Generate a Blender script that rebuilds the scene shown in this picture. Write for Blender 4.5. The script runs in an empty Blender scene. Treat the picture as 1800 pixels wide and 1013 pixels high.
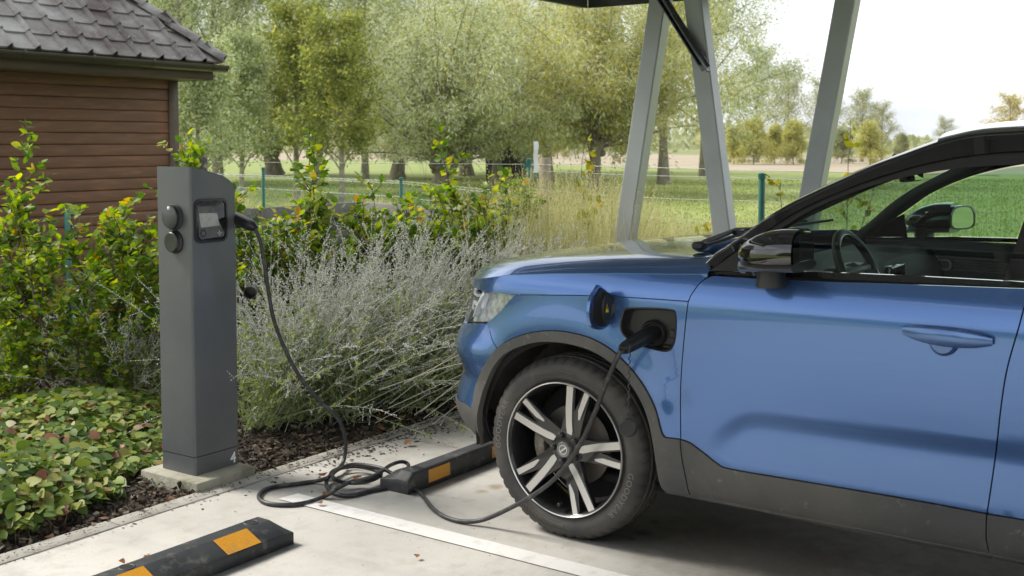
import bpy, bmesh, math, random
import numpy as np
from mathutils import Vector, Matrix, geometry
R = math.radians
SC = bpy.context.scene
COL = SC.collection

# ------------------------------------------------------------------ camera, sky, sun, exposure
PCY = 370.0; FPX = (4018000 - (PCY - 250) ** 2) ** .5; PITCH, AZ, EYE = math.atan((PCY - 250) / FPX), R(34.93), 1.55
cam_d = bpy.data.cameras.new('camera')
cam = bpy.data.objects.new('camera', cam_d); COL.objects.link(cam)
cam.location = (0, 0, EYE)
cam.rotation_euler = (R(90) - PITCH, 0, AZ - R(90))
cam_d.sensor_width = 36.0; cam_d.lens = 36.0 * FPX / 1800.0
cam_d.shift_y = -(506.5 - PCY) / 1800; cam_d.clip_start = 0.05; cam_d.clip_end = 3000
cam_d.dof.use_dof = True; cam_d.dof.focus_distance = 4.7; cam_d.dof.aperture_fstop = 5.6
SC.camera = cam

SUN_EL, SUN_AZ = R(44), R(104)          # azimuth measured from +X towards +Y
W = bpy.data.worlds.new('World'); SC.world = W; W.use_nodes = True
wn = W.node_tree; wn.nodes.clear()
def N(t, k, **kw):
    n = t.nodes.new(k)
    for a, b in kw.items(): setattr(n, a, b)
    return n
wo = N(wn, 'ShaderNodeOutputWorld'); wb = N(wn, 'ShaderNodeBackground')
sky = N(wn, 'ShaderNodeTexSky', sky_type='NISHITA', sun_disc=False, sun_elevation=SUN_EL, sun_rotation=R(90) - SUN_AZ)
sky.dust_density = 2.5
tc = N(wn, 'ShaderNodeTexCoord'); mp = N(wn, 'ShaderNodeMapping'); mp.inputs['Scale'].default_value = (1, 1, 3.2)
ns = N(wn, 'ShaderNodeTexNoise'); ns.inputs['Scale'].default_value = 1.7; ns.inputs['Detail'].default_value = 7; ns.inputs['Roughness'].default_value = .55
cr = N(wn, 'ShaderNodeValToRGB'); cr.color_ramp.elements[0].position = .30; cr.color_ramp.elements[1].position = .52
cr.color_ramp.elements[0].color = (.72, .72, .72, 1); cr.color_ramp.elements[1].color = (.97, .97, .97, 1)
mx = N(wn, 'ShaderNodeMix', data_type='RGBA'); mx.inputs[7].default_value = (7.0, 7.2, 7.5, 1)
L = wn.links.new
mp2 = N(wn, 'ShaderNodeMapping'); mp2.inputs['Scale'].default_value = (1, 1, 5); ns2 = N(wn, 'ShaderNodeTexNoise'); ns2.inputs['Scale'].default_value = 2.1; ns2.inputs['Detail'].default_value = 5
cr2 = N(wn, 'ShaderNodeValToRGB'); cr2.color_ramp.elements[0].position = .36; cr2.color_ramp.elements[1].position = .62; cr2.color_ramp.elements[0].color = (.52, .555, .60, 1); cr2.color_ramp.elements[1].color = (.98, 1, 1, 1)
vm = N(wn, 'ShaderNodeVectorMath', operation='SCALE'); vm.inputs['Scale'].default_value = 7.6
L(tc.outputs['Generated'], mp2.inputs[0]); L(mp2.outputs[0], ns2.inputs['Vector']); L(ns2.outputs['Fac'], cr2.inputs[0]); L(cr2.outputs[0], vm.inputs[0]); L(vm.outputs[0], mx.inputs[7])
L(tc.outputs['Generated'], mp.inputs[0]); L(mp.outputs[0], ns.inputs['Vector']); L(ns.outputs['Fac'], cr.inputs[0])
L(cr.outputs[0], mx.inputs[0]); L(sky.outputs[0], mx.inputs[6]); L(mx.outputs[2], wb.inputs[0]); L(wb.outputs[0], wo.inputs[0])
wb.inputs[1].default_value = .10
sd = bpy.data.lights.new('sun', 'SUN'); sd.energy = 2.2; sd.angle = R(18); sd.color = (1, .94, .85)
sun = bpy.data.objects.new('sun', sd); COL.objects.link(sun)
sun.rotation_euler = Vector((math.cos(SUN_EL) * math.cos(SUN_AZ), math.cos(SUN_EL) * math.sin(SUN_AZ), math.sin(SUN_EL))).to_track_quat('Z', 'Y').to_euler()
SC.view_settings.view_transform = 'Standard'; SC.view_settings.look = 'None'
SC.view_settings.exposure = 1.15; SC.view_settings.gamma = 1

# ------------------------------------------------------------------ measuring: a pixel of the 1800 px photo to a point
_f = np.array([math.cos(AZ) * math.cos(PITCH), math.sin(AZ) * math.cos(PITCH), -math.sin(PITCH)])
_r = np.array([math.sin(AZ), -math.cos(AZ), 0.0]); _u = np.cross(_r, _f); _c = np.array([0, 0, EYE])
def ray(x, y): return _f * FPX + _r * (x - 900) - _u * (y - PCY)
def on(x, y, axis, v):
    d = ray(x, y); return _c + d * ((v - _c[axis]) / d[axis])
def gr(x, y, z=0.0): return on(x, y, 2, z)
def dp(x, y, dist): return _c + ray(x, y) / FPX * dist
def proj(p):
    d = np.asarray(p, float) - _c; z = d @ _f
    return np.array([900 + FPX * (d @ _r) / z, PCY - FPX * (d @ _u) / z])
def gat(x, dist):            # ground point straight below pixel column x at a distance
    p = dp(x, 250, dist); return np.array([p[0], p[1], 0.0])

# ------------------------------------------------------------------ mesh builder
class MB:
    def __init__(s): s.v = []; s.f = []; s.n = 0
    def add(s, V, F):
        V = np.asarray(V, float).reshape(-1, 3)
        if isinstance(F, np.ndarray): s.f.append(F + s.n)
        else:
            d = {}
            for q in F: d.setdefault(len(q), []).append(q)
            for k in d: s.f.append(np.array(d[k], int) + s.n)
        s.v.append(V); s.n += len(V); return s
    def tube(s, P, r, n=6, caps=True):
        P = np.asarray(P, float); m = len(P)
        r = np.full(m, r) if np.isscalar(r) else np.asarray(r, float)
        T = np.gradient(P, axis=0); T /= np.linalg.norm(T, axis=1)[:, None] + 1e-12
        a = np.array([0, 0, 1.0]) if abs(T[0][2]) < .9 else np.array([1.0, 0, 0])
        x = np.cross(T[0], a); x /= np.linalg.norm(x); V = []
        an = np.arange(n) * 2 * math.pi / n
        for i in range(m):
            x = x - T[i] * (x @ T[i]); x /= np.linalg.norm(x) + 1e-12; y = np.cross(T[i], x)
            V.append(P[i] + r[i] * (np.cos(an)[:, None] * x + np.sin(an)[:, None] * y))
        F = []
        i = np.arange(m - 1)[:, None] * n; j = np.arange(n)[None]; j2 = (j + 1) % n
        F = np.stack([i + j, i + j2, i + n + j2, i + n + j], -1).reshape(-1, 4)
        s.add(np.concatenate(V), F)
        if caps:
            b = s.n - m * n
            s.f.append(np.array([[b + k for k in range(n)][::-1]])); s.f.append(np.array([[b + (m - 1) * n + k for k in range(n)]]))
        return s
    def bm(s, b):
        b.verts.ensure_lookup_table(); b.verts.index_update()
        s.add([v.co[:] for v in b.verts], [[v.index for v in f.verts] for f in b.faces]); b.free(); return s
    def box(s, c, d, bev=0, rot=None, seg=1):
        b = bmesh.new(); bmesh.ops.create_cube(b, size=1)
        bmesh.ops.scale(b, vec=d, verts=b.verts)
        if bev: bmesh.ops.bevel(b, geom=b.edges[:], offset=bev, segments=seg, affect='EDGES', profile=.5)
        if rot is not None: bmesh.ops.rotate(b, matrix=rot, verts=b.verts)
        bmesh.ops.translate(b, vec=c, verts=b.verts); return s.bm(b)
    def beam(s, p0, p1, w, h, up=(0, 0, 1), bev=0):     # box section from p0 to p1: w across, h along up
        p0 = Vector(p0); p1 = Vector(p1); t = (p1 - p0); l = t.length; t.normalize()
        x = t.cross(Vector(up)).normalized(); y = x.cross(t)
        m = Matrix((x, t, y)).transposed()
        return s.box((p0 + p1) / 2, (w, l, h), bev, m)
    def lathe(s, prof, o, axis, n=48, ref=None, close=False, a0=0, a1=2 * math.pi):   # prof = (along axis, radius)
        ax = np.array(axis, float); ax /= np.linalg.norm(ax)
        rf = np.array(ref if ref is not None else ((0, 0, 1) if abs(ax[2]) < .9 else (1, 0, 0)), float)
        x = rf - ax * (rf @ ax); x /= np.linalg.norm(x); y = np.cross(ax, x)
        full = abs(a1 - a0 - 2 * math.pi) < 1e-6; k = n if full else n + 1
        an = a0 + np.arange(k) * (a1 - a0) / n; m = len(prof)
        V = np.array([np.array(o) + a * ax + r * (np.cos(t) * x + np.sin(t) * y) for t in an for a, r in prof])
        F = []
        for i in range(n):
            i2 = (i + 1) % k
            for j in range(m if close else m - 1):
                j2 = (j + 1) % m; F.append([i * m + j, i * m + j2, i2 * m + j2, i2 * m + j])
        return s.add(V, F)
    def prism(s, poly, fn, t0, t1):      # poly in 2-D, fn(a, b, t) to 3-D
        n = len(poly); V = [fn(a, b, t0) for a, b in poly] + [fn(a, b, t1) for a, b in poly]
        F = [list(range(n))[::-1], [n + i for i in range(n)]] + [[i, (i + 1) % n, n + (i + 1) % n, n + i] for i in range(n)]
        return s.add(V, F)
    def mesh(s, name, mat, smooth=None):
        me = bpy.data.meshes.new(name)
        V = np.concatenate(s.v) if s.v else np.zeros((0, 3))
        li = np.concatenate([f.ravel() for f in s.f]); ln = np.concatenate([np.full(len(f), f.shape[1]) for f in s.f])
        me.vertices.add(len(V)); me.vertices.foreach_set('co', V.astype('f').ravel())
        me.loops.add(len(li)); me.loops.foreach_set('vertex_index', li.astype('i'))
        me.polygons.add(len(ln)); st = np.concatenate([[0], np.cumsum(ln)[:-1]])
        me.polygons.foreach_set('loop_start', st.astype('i')); me.polygons.foreach_set('loop_total', ln.astype('i'))
        me.update(calc_edges=True); me.validate()
        if mat: me.materials.append(mat)
        if smooth is not None:
            me.polygons.foreach_set('use_smooth', np.ones(len(me.polygons), bool))
            if smooth < 180: me.set_sharp_from_angle(angle=R(smooth))
        return me
    def build(s, name, mat, parent=None, smooth=None, loc=None, label=None):
        o = bpy.data.objects.new(name, s.mesh(name, mat, smooth)); COL.objects.link(o)
        if parent: o.parent = parent
        if loc is not None: o.location = loc
        if label: o['label'] = label
        return o
def tag(o, label=None, cat=None, group=None, kind=None):
    if label: o['label'] = label
    if cat: o['category'] = cat
    if group: o['group'] = group
    if kind: o['kind'] = kind
    return o
def thing(name, label, cat, loc=(0, 0, 0), rz=0, group=None):
    o = bpy.data.objects.new(name, None); COL.objects.link(o); o.empty_display_size = .1
    o.location = loc; o.rotation_euler = (0, 0, rz); return tag(o, label, cat, group)
def dup(root, loc, rz=0, sc=1, label=None):
    r = root.copy(); COL.objects.link(r); r.location = loc; r.rotation_euler = (0, 0, rz); r.scale = (sc, sc, sc) if np.isscalar(sc) else sc
    if label: r['label'] = label
    for ch in list(root.children):
        c = ch.copy(); COL.objects.link(c); c.parent = r
        for g in ch.children:
            d = g.copy(); COL.objects.link(d); d.parent = c
    return r
def nrm(a): a = np.asarray(a, float); return a / (np.linalg.norm(a, axis=-1, keepdims=True) + 1e-12)
def scat(mb, T, TF, P, D, Nn, S):        # template scattered: y along D, z along normal
    D = nrm(D); X = nrm(np.cross(D, Nn)); Z = np.cross(X, D)
    S = np.asarray(S, float); S = S[:, None] if S.ndim == 1 else S
    S = np.broadcast_to(S, (len(P), 3)) if S.shape[1] == 1 else S
    T = np.asarray(T, float); k = len(T)
    V = P[:, None, :] + (T[None, :, 0:1] * S[:, None, 0:1]) * X[:, None, :] + (T[None, :, 1:2] * S[:, None, 1:2]) * D[:, None, :] + (T[None, :, 2:3] * S[:, None, 2:3]) * Z[:, None, :]
    off = mb.n + np.arange(len(P))[:, None, None] * k
    mb.v.append(V.reshape(-1, 3)); mb.n += len(P) * k
    for m in sorted({len(f) for f in TF}):
        A = np.array([f for f in TF if len(f) == m]); mb.f.append((A[None] + off).reshape(-1, m))
    return mb

# ------------------------------------------------------------------ materials
def mat(name, col, rough=.5, metal=0, coat=0, spec=.5, col2=None, nscale=5, lo=.4, hi=.6, bump=0, bscale=60, stretch=None,
        dust=None, trans=0, bdist=.01, col3=None, n3=1.3, lo3=.45, hi3=.62):
    m = bpy.data.materials.new(name); m.use_nodes = True; t = m.node_tree
    b = t.nodes['Principled BSDF']; b.inputs['Base Color'].default_value = (*col, 1); b.inputs['Roughness'].default_value = rough
    b.inputs['Metallic'].default_value = metal; b.inputs['Coat Weight'].default_value = coat; b.inputs['Coat Roughness'].default_value = .015; b.inputs['Coat IOR'].default_value = 1.55
    b.inputs['Specular IOR Level'].default_value = spec
    c = N(t, 'ShaderNodeTexCoord'); v = c.outputs['Object']
    if stretch:
        mpn = N(t, 'ShaderNodeMapping'); mpn.inputs['Scale'].default_value = stretch; t.links.new(v, mpn.inputs[0]); v = mpn.outputs[0]
    out = None
    def layer(prev, c2, sc, a, bb, det=6):
        n = N(t, 'ShaderNodeTexNoise'); n.inputs['Scale'].default_value = sc; n.inputs['Detail'].default_value = det; n.inputs['Roughness'].default_value = .62
        t.links.new(v, n.inputs['Vector'])
        r = N(t, 'ShaderNodeMapRange'); r.inputs[1].default_value = a; r.inputs[2].default_value = bb; t.links.new(n.outputs['Fac'], r.inputs[0])
        x = N(t, 'ShaderNodeMix', data_type='RGBA'); x.inputs[7].default_value = (*c2, 1)
        if prev is None: x.inputs[6].default_value = (*col, 1)
        else: t.links.new(prev, x.inputs[6])
        t.links.new(r.outputs[0], x.inputs[0]); return x.outputs[2]
    if col2: out = layer(out, col2, nscale, lo, hi)
    if col3: out = layer(out, col3, n3, lo3, hi3)
    if dust:      # (colour, scale, lo, hi)
        out = layer(out, dust[0], dust[1], dust[2], dust[3], 9)
    if out: t.links.new(out, b.inputs['Base Color'])
    if bump:
        n = N(t, 'ShaderNodeTexNoise'); n.inputs['Scale'].default_value = bscale; n.inputs['Detail'].default_value = 6
        t.links.new(v, n.inputs['Vector']); bp = N(t, 'ShaderNodeBump'); bp.inputs['Strength'].default_value = bump; bp.inputs['Distance'].default_value = bdist
        t.links.new(n.outputs['Fac'], bp.inputs['Height']); t.links.new(bp.outputs[0], b.inputs['Normal'])
    return m
def leafmat(name, cols, trans=.45, rough=.5, back=None, nscale=1.2, namt=.35, spec=.3):
    m = bpy.data.materials.new(name); m.use_nodes = True; t = m.node_tree; t.nodes.clear(); k = t.links.new
    o = N(t, 'ShaderNodeOutputMaterial'); g = N(t, 'ShaderNodeNewGeometry'); r = N(t, 'ShaderNodeValToRGB')
    e = r.color_ramp.elements
    for i, (p, c) in enumerate(cols):
        if i < 2: e[i].position = p; e[i].color = (*c, 1)
        else:
            q = e.new(p); q.color = (*c, 1)
    c = N(t, 'ShaderNodeTexCoord'); n = N(t, 'ShaderNodeTexNoise'); n.inputs['Scale'].default_value = nscale; n.inputs['Detail'].default_value = 2
    k(c.outputs['Object'], n.inputs['Vector'])
    ma = N(t, 'ShaderNodeMath', operation='MULTIPLY_ADD'); ma.inputs[1].default_value = namt * 2; ma.inputs[2].default_value = -namt; k(n.outputs['Fac'], ma.inputs[0])
    ad = N(t, 'ShaderNodeMath', operation='ADD', use_clamp=True); k(g.outputs['Random Per Island'], ad.inputs[0]); k(ma.outputs[0], ad.inputs[1]); k(ad.outputs[0], r.inputs[0])
    col = r.outputs[0]
    if back:
        x = N(t, 'ShaderNodeMix', data_type='RGBA'); x.inputs[7].default_value = (*back, 1); k(g.outputs['Backfacing'], x.inputs[0]); k(col, x.inputs[6]); col = x.outputs[2]
    p = N(t, 'ShaderNodeBsdfPrincipled'); p.inputs['Roughness'].default_value = rough; p.inputs['Specular IOR Level'].default_value = spec; k(col, p.inputs['Base Color'])
    tr = N(t, 'ShaderNodeBsdfTranslucent'); h = N(t, 'ShaderNodeHueSaturation'); h.inputs['Saturation'].default_value = 1.15; h.inputs['Value'].default_value = 1.25
    k(col, h.inputs['Color']); k(h.outputs[0], tr.inputs[0])
    ms = N(t, 'ShaderNodeMixShader'); ms.inputs[0].default_value = trans; k(p.outputs[0], ms.inputs[1]); k(tr.outputs[0], ms.inputs[2]); k(ms.outputs[0], o.inputs[0])
    return m
def glassmat(name, tint=(.8, .9, .85), refl=1.0, rough=0.0):
    m = bpy.data.materials.new(name); m.use_nodes = True; t = m.node_tree; t.nodes.clear(); k = t.links.new
    o = N(t, 'ShaderNodeOutputMaterial'); tr = N(t, 'ShaderNodeBsdfTransparent'); tr.inputs[0].default_value = (*tint, 1)
    gl = N(t, 'ShaderNodeBsdfGlossy'); gl.inputs['Roughness'].default_value = rough
    f = N(t, 'ShaderNodeLayerWeight'); f.inputs[0].default_value = .5; pw = N(t, 'ShaderNodeMath', operation='POWER'); pw.inputs[1].default_value = 4.5; k(f.outputs['Facing'], pw.inputs[0])
    ml = N(t, 'ShaderNodeMath', operation='MULTIPLY_ADD'); ml.inputs[1].default_value = .9 * refl; ml.inputs[2].default_value = .05 * refl; k(pw.outputs[0], ml.inputs[0])
    ms = N(t, 'ShaderNodeMixShader'); k(ml.outputs[0], ms.inputs[0]); k(tr.outputs[0], ms.inputs[1]); k(gl.outputs[0], ms.inputs[2]); k(ms.outputs[0], o.inputs[0]); return m
black = mat('black_plastic', (.018, .018, .019), .45, bump=.15, bscale=400, bdist=.001)
gloss = mat('gloss_black', (.006, .006, .007), .08, coat=1)
chrome = mat('satin_chrome', (.75, .75, .76), .2, metal=1)
rubber = mat('rubber', (.036, .034, .033), .64, col2=(.082, .076, .066), nscale=6, lo=.4, hi=.75, bump=.2, bscale=220, bdist=.001)
glass = glassmat('clear_glass', (.62, .76, .70), 1.15)
yellow = mat('reflective_yellow', (.72, .33, .008), .42, col2=(.55, .24, .01), nscale=260, lo=.42, hi=.6, bump=.3, bscale=700, bdist=.001, dust=((.35, .22, .08), 9, .55, .8))
# ------------------------------------------------------------------ the car
CX0, CY0 = 4.610, 2.344
O3 = np.array([CX0, CY0, 0.0])
def sstep(a, b, x):
    t = np.clip((np.asarray(x, float) - a) / (b - a), 0, 1); return t * t * (3 - 2 * t)
def inside(Q, P):
    Q = np.asarray(Q); x, y = Q[:, 0], Q[:, 1]; c = np.zeros(len(Q), bool); P = np.asarray(P); n = len(P)
    for i in range(n):
        (x1, y1), (x2, y2) = P[i], P[i - 1]
        m = (y1 > y) != (y2 > y)
        with np.errstate(all='ignore'): c ^= m & (x < (x2 - x1) * (y - y1) / (y2 - y1 + 1e-15) + x1)
    return c
def crom(P, n=14):
    P = np.asarray(P, float); Q = np.vstack([2 * P[0] - P[1], P, 2 * P[-1] - P[-2]]); o = []
    for i in range(1, len(Q) - 2):
        t = np.linspace(0, 1, n, endpoint=False)[:, None]
        a, b, c, d = Q[i - 1], Q[i], Q[i + 1], Q[i + 2]
        o.append(.5 * ((2 * b) + (c - a) * t + (2 * a - 5 * b + 4 * c - d) * t ** 2 + (3 * b - a - 3 * c + d) * t ** 3))
    return np.vstack(o + [P[-1:]])
_pl = crom([(0, .872), (.25, .857), (.45, .812), (.60, .746), (.70, .682), (.78, .620), (.85, .548), (.90, .462), (.922, .36), (.93, .22), (.932, 0),
            (.932, -.6), (.932, -1.2), (.932, -1.8), (.932, -2.5), (.93, -2.9), (.905, -3.15), (.84, -3.36), (.68, -3.47), (.35, -3.52), (0, -3.53)])
_dl = np.linalg.norm(np.diff(_pl, axis=0), axis=1); _s = np.concatenate([[0], np.cumsum(_dl)])
_i0 = np.argmin(np.abs(_pl[:, 1]) + (np.abs(_pl[:, 0]) < .5) * 9); _s = _s - _s[_i0]
_tn = nrm(np.gradient(_pl, axis=0)); _nn = np.stack([-_tn[:, 1], _tn[:, 0]], 1)      # outward
U0, U1 = _s[0], _s[-1]
def curve(pts):
    p = crom(pts, 10) if len(pts) > 2 else np.array(pts); return p[:, 0], p[:, 1]
_ds = curve([(.18, -.12), (.23, -.085), (.27, -.050), (.33, -.028), (.40, -.020), (.46, -.018), (.55, -.014), (.65, -.010), (.75, -.006), (.85, -.002), (.95, 0), (1.0, -.007), (1.05, -.024), (1.09, -.045), (1.14, -.068)])
_df = curve([(.18, -.16), (.25, -.13), (.30, -.085), (.36, -.03), (.43, 0), (.50, -.012), (.57, -.032), (.61, -.020), (.66, 0), (.71, -.002), (.76, -.028), (.82, -.055), (.90, -.066), (.96, -.074), (1.0, -.09), (1.05, -.12), (1.14, -.2)])
def _uz(x, y): w = on(x, y, 0, CX0 - .92) - O3; return (-w[1], w[2])
_dtop = crom([_uz(*p) for p in ((1246, 778), (1252, 766), (1268, 751), (1294, 735), (1320, 729), (1350, 730), (1450, 742), (1752.6, 779))], 6)
_dtop = np.vstack([_dtop, [(2.6, _dtop[-1][1] + (2.6 - _dtop[-1][0]) * .025)]])
_dlow = crom([_uz(*p) for p in ((1246, 778), (1250, 790), (1268, 806), (1300, 819), (1420, 841), (1735, 894))], 6); _dlow = np.vstack([_dlow, [(2.6, _dlow[-1][1])]])
_dpoly = np.vstack([_dtop, _dlow[::-1][:-1]])
def y2u(y): return float(np.interp(-y, -_pl[:, 1][_pl[:, 1] < .5], _s[_pl[:, 1] < .5]))
def shell(u, z, off=0.0):
    u = float(u); z = float(z)
    bx, by = np.interp(u, _s, _pl[:, 0]), np.interp(u, _s, _pl[:, 1])
    nx, ny = np.interp(u, _s, _nn[:, 0]), np.interp(u, _s, _nn[:, 1])
    a = sstep(-.22, -.60, u)
    D = (1 - a) * np.interp(z, *_ds) + a * np.interp(z, *_df)
    # sculpted hollow low in the doors
    if .55 < u < 2.6 and .38 < z < .68:
        q = np.array([[u, z]])
        if inside(q, _dpoly)[0]:
            def ds_(A):
                AB = A[1:] - A[:-1]; tt = np.clip(np.sum((q - A[:-1]) * AB, 1) / np.sum(AB * AB, 1), 0, 1); return float(np.linalg.norm(q - A[:-1] - AB * tt[:, None], axis=1).min())
            tp, tl_ = ds_(_dtop), ds_(_dlow)
            D -= .020 * float(np.interp(tp, [0, .003, .025, .05, .08, .3], [0, .06, .55, .93, 1, 1])) * float(sstep(-.04, .22, tl_)) * (1 - sstep(2.30, 2.55, u))
    # arch flares
    for c in (0, 2.702):
        r = math.hypot(u - c, z - .355)
        D += .012 * sstep(.60, .47, r) * (1 - a)
    D += off
    return np.array([-(bx + nx * D), by + ny * D, z])
def house(y, z, off=0.0):       # glasshouse side, (y, z)
    w = .885 - .50 * (z - 1.10) - .10 * max(z - 1.10, 0) ** 2 - .05 * sstep(-2.3, -3.4, y) + off
    return np.array([-w, y, z])
def hz_edge(y): return float(np.interp(y, [-.65, -.58, -.45, -.24, .05, .25, .42, .6, .75, .87], [1.083, 1.078, 1.070, 1.060, 1.040, 1.022, .990, .962, .945, .93]))
def hz_mid(y): return float(np.interp(y, *_hm))
_hm = curve([(-.70, 1.165), (-.5, 1.146), (-.30, 1.132), (-.10, 1.118), (.08, 1.102), (.25, 1.085), (.43, 1.063), (.62, 1.030), (.76, .990), (.83, .958), (.875, .926)])
def edge_pt(u):
    y = shell(u, 1.0)[1]; return shell(u, hz_edge(y))
_eu = np.linspace(U0, 1.0, 120); _ep = np.array([edge_pt(u) for u in _eu])
def hood(x, y, off=0.0):
    wb = float(np.interp(-y, -_ep[:, 1], -_ep[:, 0])); q = max(0, 1 - abs(x) / max(wb, .05))
    e = hz_edge(min(y, _ep[0][1])); c = max(hz_mid(y), e)
    f = .86 * (1 - math.exp(-q / .085)) / (1 - math.exp(-1 / .085)) + .14 * sstep(0, 1, q)
    return np.array([x, y, e + (c - e) * f + off])
def inv(surf, px, py, g):        # surface parameters seen at a photo pixel
    p = np.array(g, float); tgt = np.array([px, py], float)
    for _ in range(12):
        f0 = proj(surf(*p) + O3) - tgt; h = 1e-3
        J = np.stack([(proj(surf(p[0] + h, p[1]) + O3) - tgt - f0) / h, (proj(surf(p[0], p[1] + h) + O3) - tgt - f0) / h], 1)
        st = np.linalg.solve(J, f0); n = np.linalg.norm(st)
        if n > .15: st *= .15 / n
        p = p - st
        if n < 1e-5: break
    return (float(p[0]), float(p[1]))
def tr(surf, pts):               # trace a list of photo pixels on a surface
    out = []
    for q in pts:
        if len(q) == 3: out.append((q[0], q[1])); continue
        w = on(q[0], q[1], 0, CX0 - .91) - O3
        out.append(inv(surf, q[0], q[1], (-w[1] if surf is shell else w[1], w[2])))
    return out
def dens(P, st, closed=True):
    P = [np.array(p, float) for p in P]; o = []; n = len(P)
    for i in range(n if closed else n - 1):
        a, b = P[i], P[(i + 1) % n]; k = max(1, int(math.ceil(np.linalg.norm(b - a) / st)))
        for j in range(k): o.append(a + (b - a) * j / k)
    if not closed: o.append(P[-1])
    return np.array(o)
def area(P): P = np.asarray(P); return .5 * np.sum(P[:, 0] * np.roll(P[:, 1], -1) - np.roll(P[:, 0], -1) * P[:, 1])
def inset(P, d):
    P = np.asarray(P, float)
    if area(P) < 0: P = P[::-1]
    e = nrm(np.roll(P, -1, 0) - P); nn = np.stack([-e[:, 1], e[:, 0]], 1); b = nn + np.roll(nn, 1, 0); b /= np.maximum(np.sum(b * np.roll(nn, 1, 0), 1), .35)[:, None]
    return P + b * d
def panelmesh(mb, outline, surf, hole=None, st=.022, thick=.012, gap=.0022, off=0.0, mirror=False, round_=True):
    P = inset(dens(outline, st), gap); loops = [P]
    if hole is not None:
        H = dens(hole, st * .8); H = H if area(H) > 0 else H[::-1]; loops.append(H)
    lo, hi = P.min(0), P.max(0); gx, gy = np.meshgrid(np.arange(lo[0], hi[0], st), np.arange(lo[1], hi[1], st)); G = np.stack([gx.ravel(), gy.ravel()], 1)
    G = G + (np.arange(len(G)) % 2)[:, None] * np.array([0, 0])
    k = inside(G, P)
    if hole is not None: k &= ~inside(G, loops[1])
    G = G[k]; A = np.vstack(loops)
    if len(G):
        dmin = np.full(len(G), 9.0)
        for i in range(0, len(A), 200): dmin = np.minimum(dmin, np.linalg.norm(G[:, None] - A[None, i:i + 200], axis=2).min(1))
        G = G[dmin > st * .5]
    pts = np.vstack([A, G]) if len(G) else A; ed = []; b = 0
    for Lp in loops: ed += [(b + i, b + (i + 1) % len(Lp)) for i in range(len(Lp))]; b += len(Lp)
    vo, _, fo, ov, _, _ = geometry.delaunay_2d_cdt([Vector(p) for p in pts], ed, [], 0, 1e-7)
    vo = np.array([v[:] for v in vo]); F = np.array([f for f in fo]); c = vo[F].mean(1); k = inside(c, P)
    if hole is not None: k &= ~inside(c, loops[1])
    F = F[k]; V = np.array([surf(p[0], p[1], off) for p in vo])
    # orientation: outward means away from the car's centre line or up
    n = np.cross(V[F[:, 1]] - V[F[:, 0]], V[F[:, 2]] - V[F[:, 0]]).sum(0); q = V.mean(0)
    ref = np.array([q[0], 0, .0]) if surf is not hood else np.array([0, 0, 1.0])
    if surf is shell: s0 = surf(*P.mean(0)); s1 = surf(P.mean(0)[0], P.mean(0)[1], .05); ref = s1 - s0
    flip = n @ ref < 0
    if flip: F = F[:, ::-1]
    if mirror: V = V * np.array([-1, 1, 1]); F = F[:, ::-1]
    mb.add(V, F)
    if thick:                     # return flange round every edge
        base = mb.n - len(V)
        for Lp in loops:
            a = np.array([surf(p[0], p[1], off) for p in Lp]); bb = np.array([surf(p[0], p[1], off - thick) for p in Lp])
            ctr = Lp.mean(0)
            if mirror: a = a * np.array([-1, 1, 1]); bb = bb * np.array([-1, 1, 1])
            m = len(Lp); Vv = np.vstack([a, bb]); Q = [[i, (i + 1) % m, m + (i + 1) % m, m + i] for i in range(m)]
            mb.add(Vv, Q)
    return mb
CAR = thing('parked_car', 'blue electric crossover car with black roof, plugged in at its front wing', 'car', (CX0, CY0, 0))
def panel(name, outline, surf, m, both=True, parent=None, **k):
    mb = MB(); panelmesh(mb, outline, surf, **k); o = mb.build(name, m, parent or CAR, smooth=32)
    o2 = None
    if both:
        k2 = dict(k); k2.pop('hole', None) if k.get('hole_left') else None
        mb = MB(); panelmesh(mb, outline, surf, mirror=True, **k2); o2 = mb.build(name, m, parent or CAR, smooth=32)
    return o, o2

paint = mat('blue_paint', (.082, .185, .455), .27, metal=.76, coat=1, spec=.5, bump=.02, bscale=900, bdist=.0005)
clad = mat('grey_cladding', (.056, .057, .058), .6, col2=(.080, .079, .076), nscale=3.2, lo=.35, hi=.75, bump=.25, bscale=500, bdist=.0008,
           dust=((.24, .22, .17), 30, .60, .85), col3=(.125, .116, .096), n3=1.6, lo3=.42, hi3=.8)
seal = mat('window_seal', (.022, .022, .022), .4)
trim = mat('interior_trim', (.028, .029, .030), .6, bump=.2, bscale=300, bdist=.001)
under = mat('underbody', (.012, .012, .012), .9)
chk = mat('arch_liner', (.022, .021, .020), .85, col2=(.06, .055, .045), nscale=9)

# --- traced outlines (photo pixels on the body side; a third element marks surface parameters)
shut = [(904, 518.5), (970, 519), (1040, 520), (1120, 524), (1210, 530)]
dfront = [(1206, 560), (1202, 600), (1198, 650), (1196, 700), (1196.6, 772)]
arch_o = [(1169, 768.5), (1163, 757), (1151, 714), (1127.5, 670.6), (1096, 633), (1064, 607), (1025, 589.6), (977, 581.7), (930, 585.7), (886.6, 603), (859, 631), (839, 674.5), (831, 718)]
arch_i = [(849, 783), (846, 745), (844, 715), (853, 682), (871, 643), (894.5, 619), (938, 603.4), (981.4, 602), (1025, 611), (1056.4, 625), (1088, 649), (1119.6, 690), (1139, 733.7), (1149, 781), (1155, 820), (1163, 855), (1180, 868)]
def smooth_px(P, n=5): return [tuple(p) for p in crom(P, n)]
T_shut, T_df = tr(shell, smooth_px(shut, 6)), tr(shell, smooth_px(dfront, 5))
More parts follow.
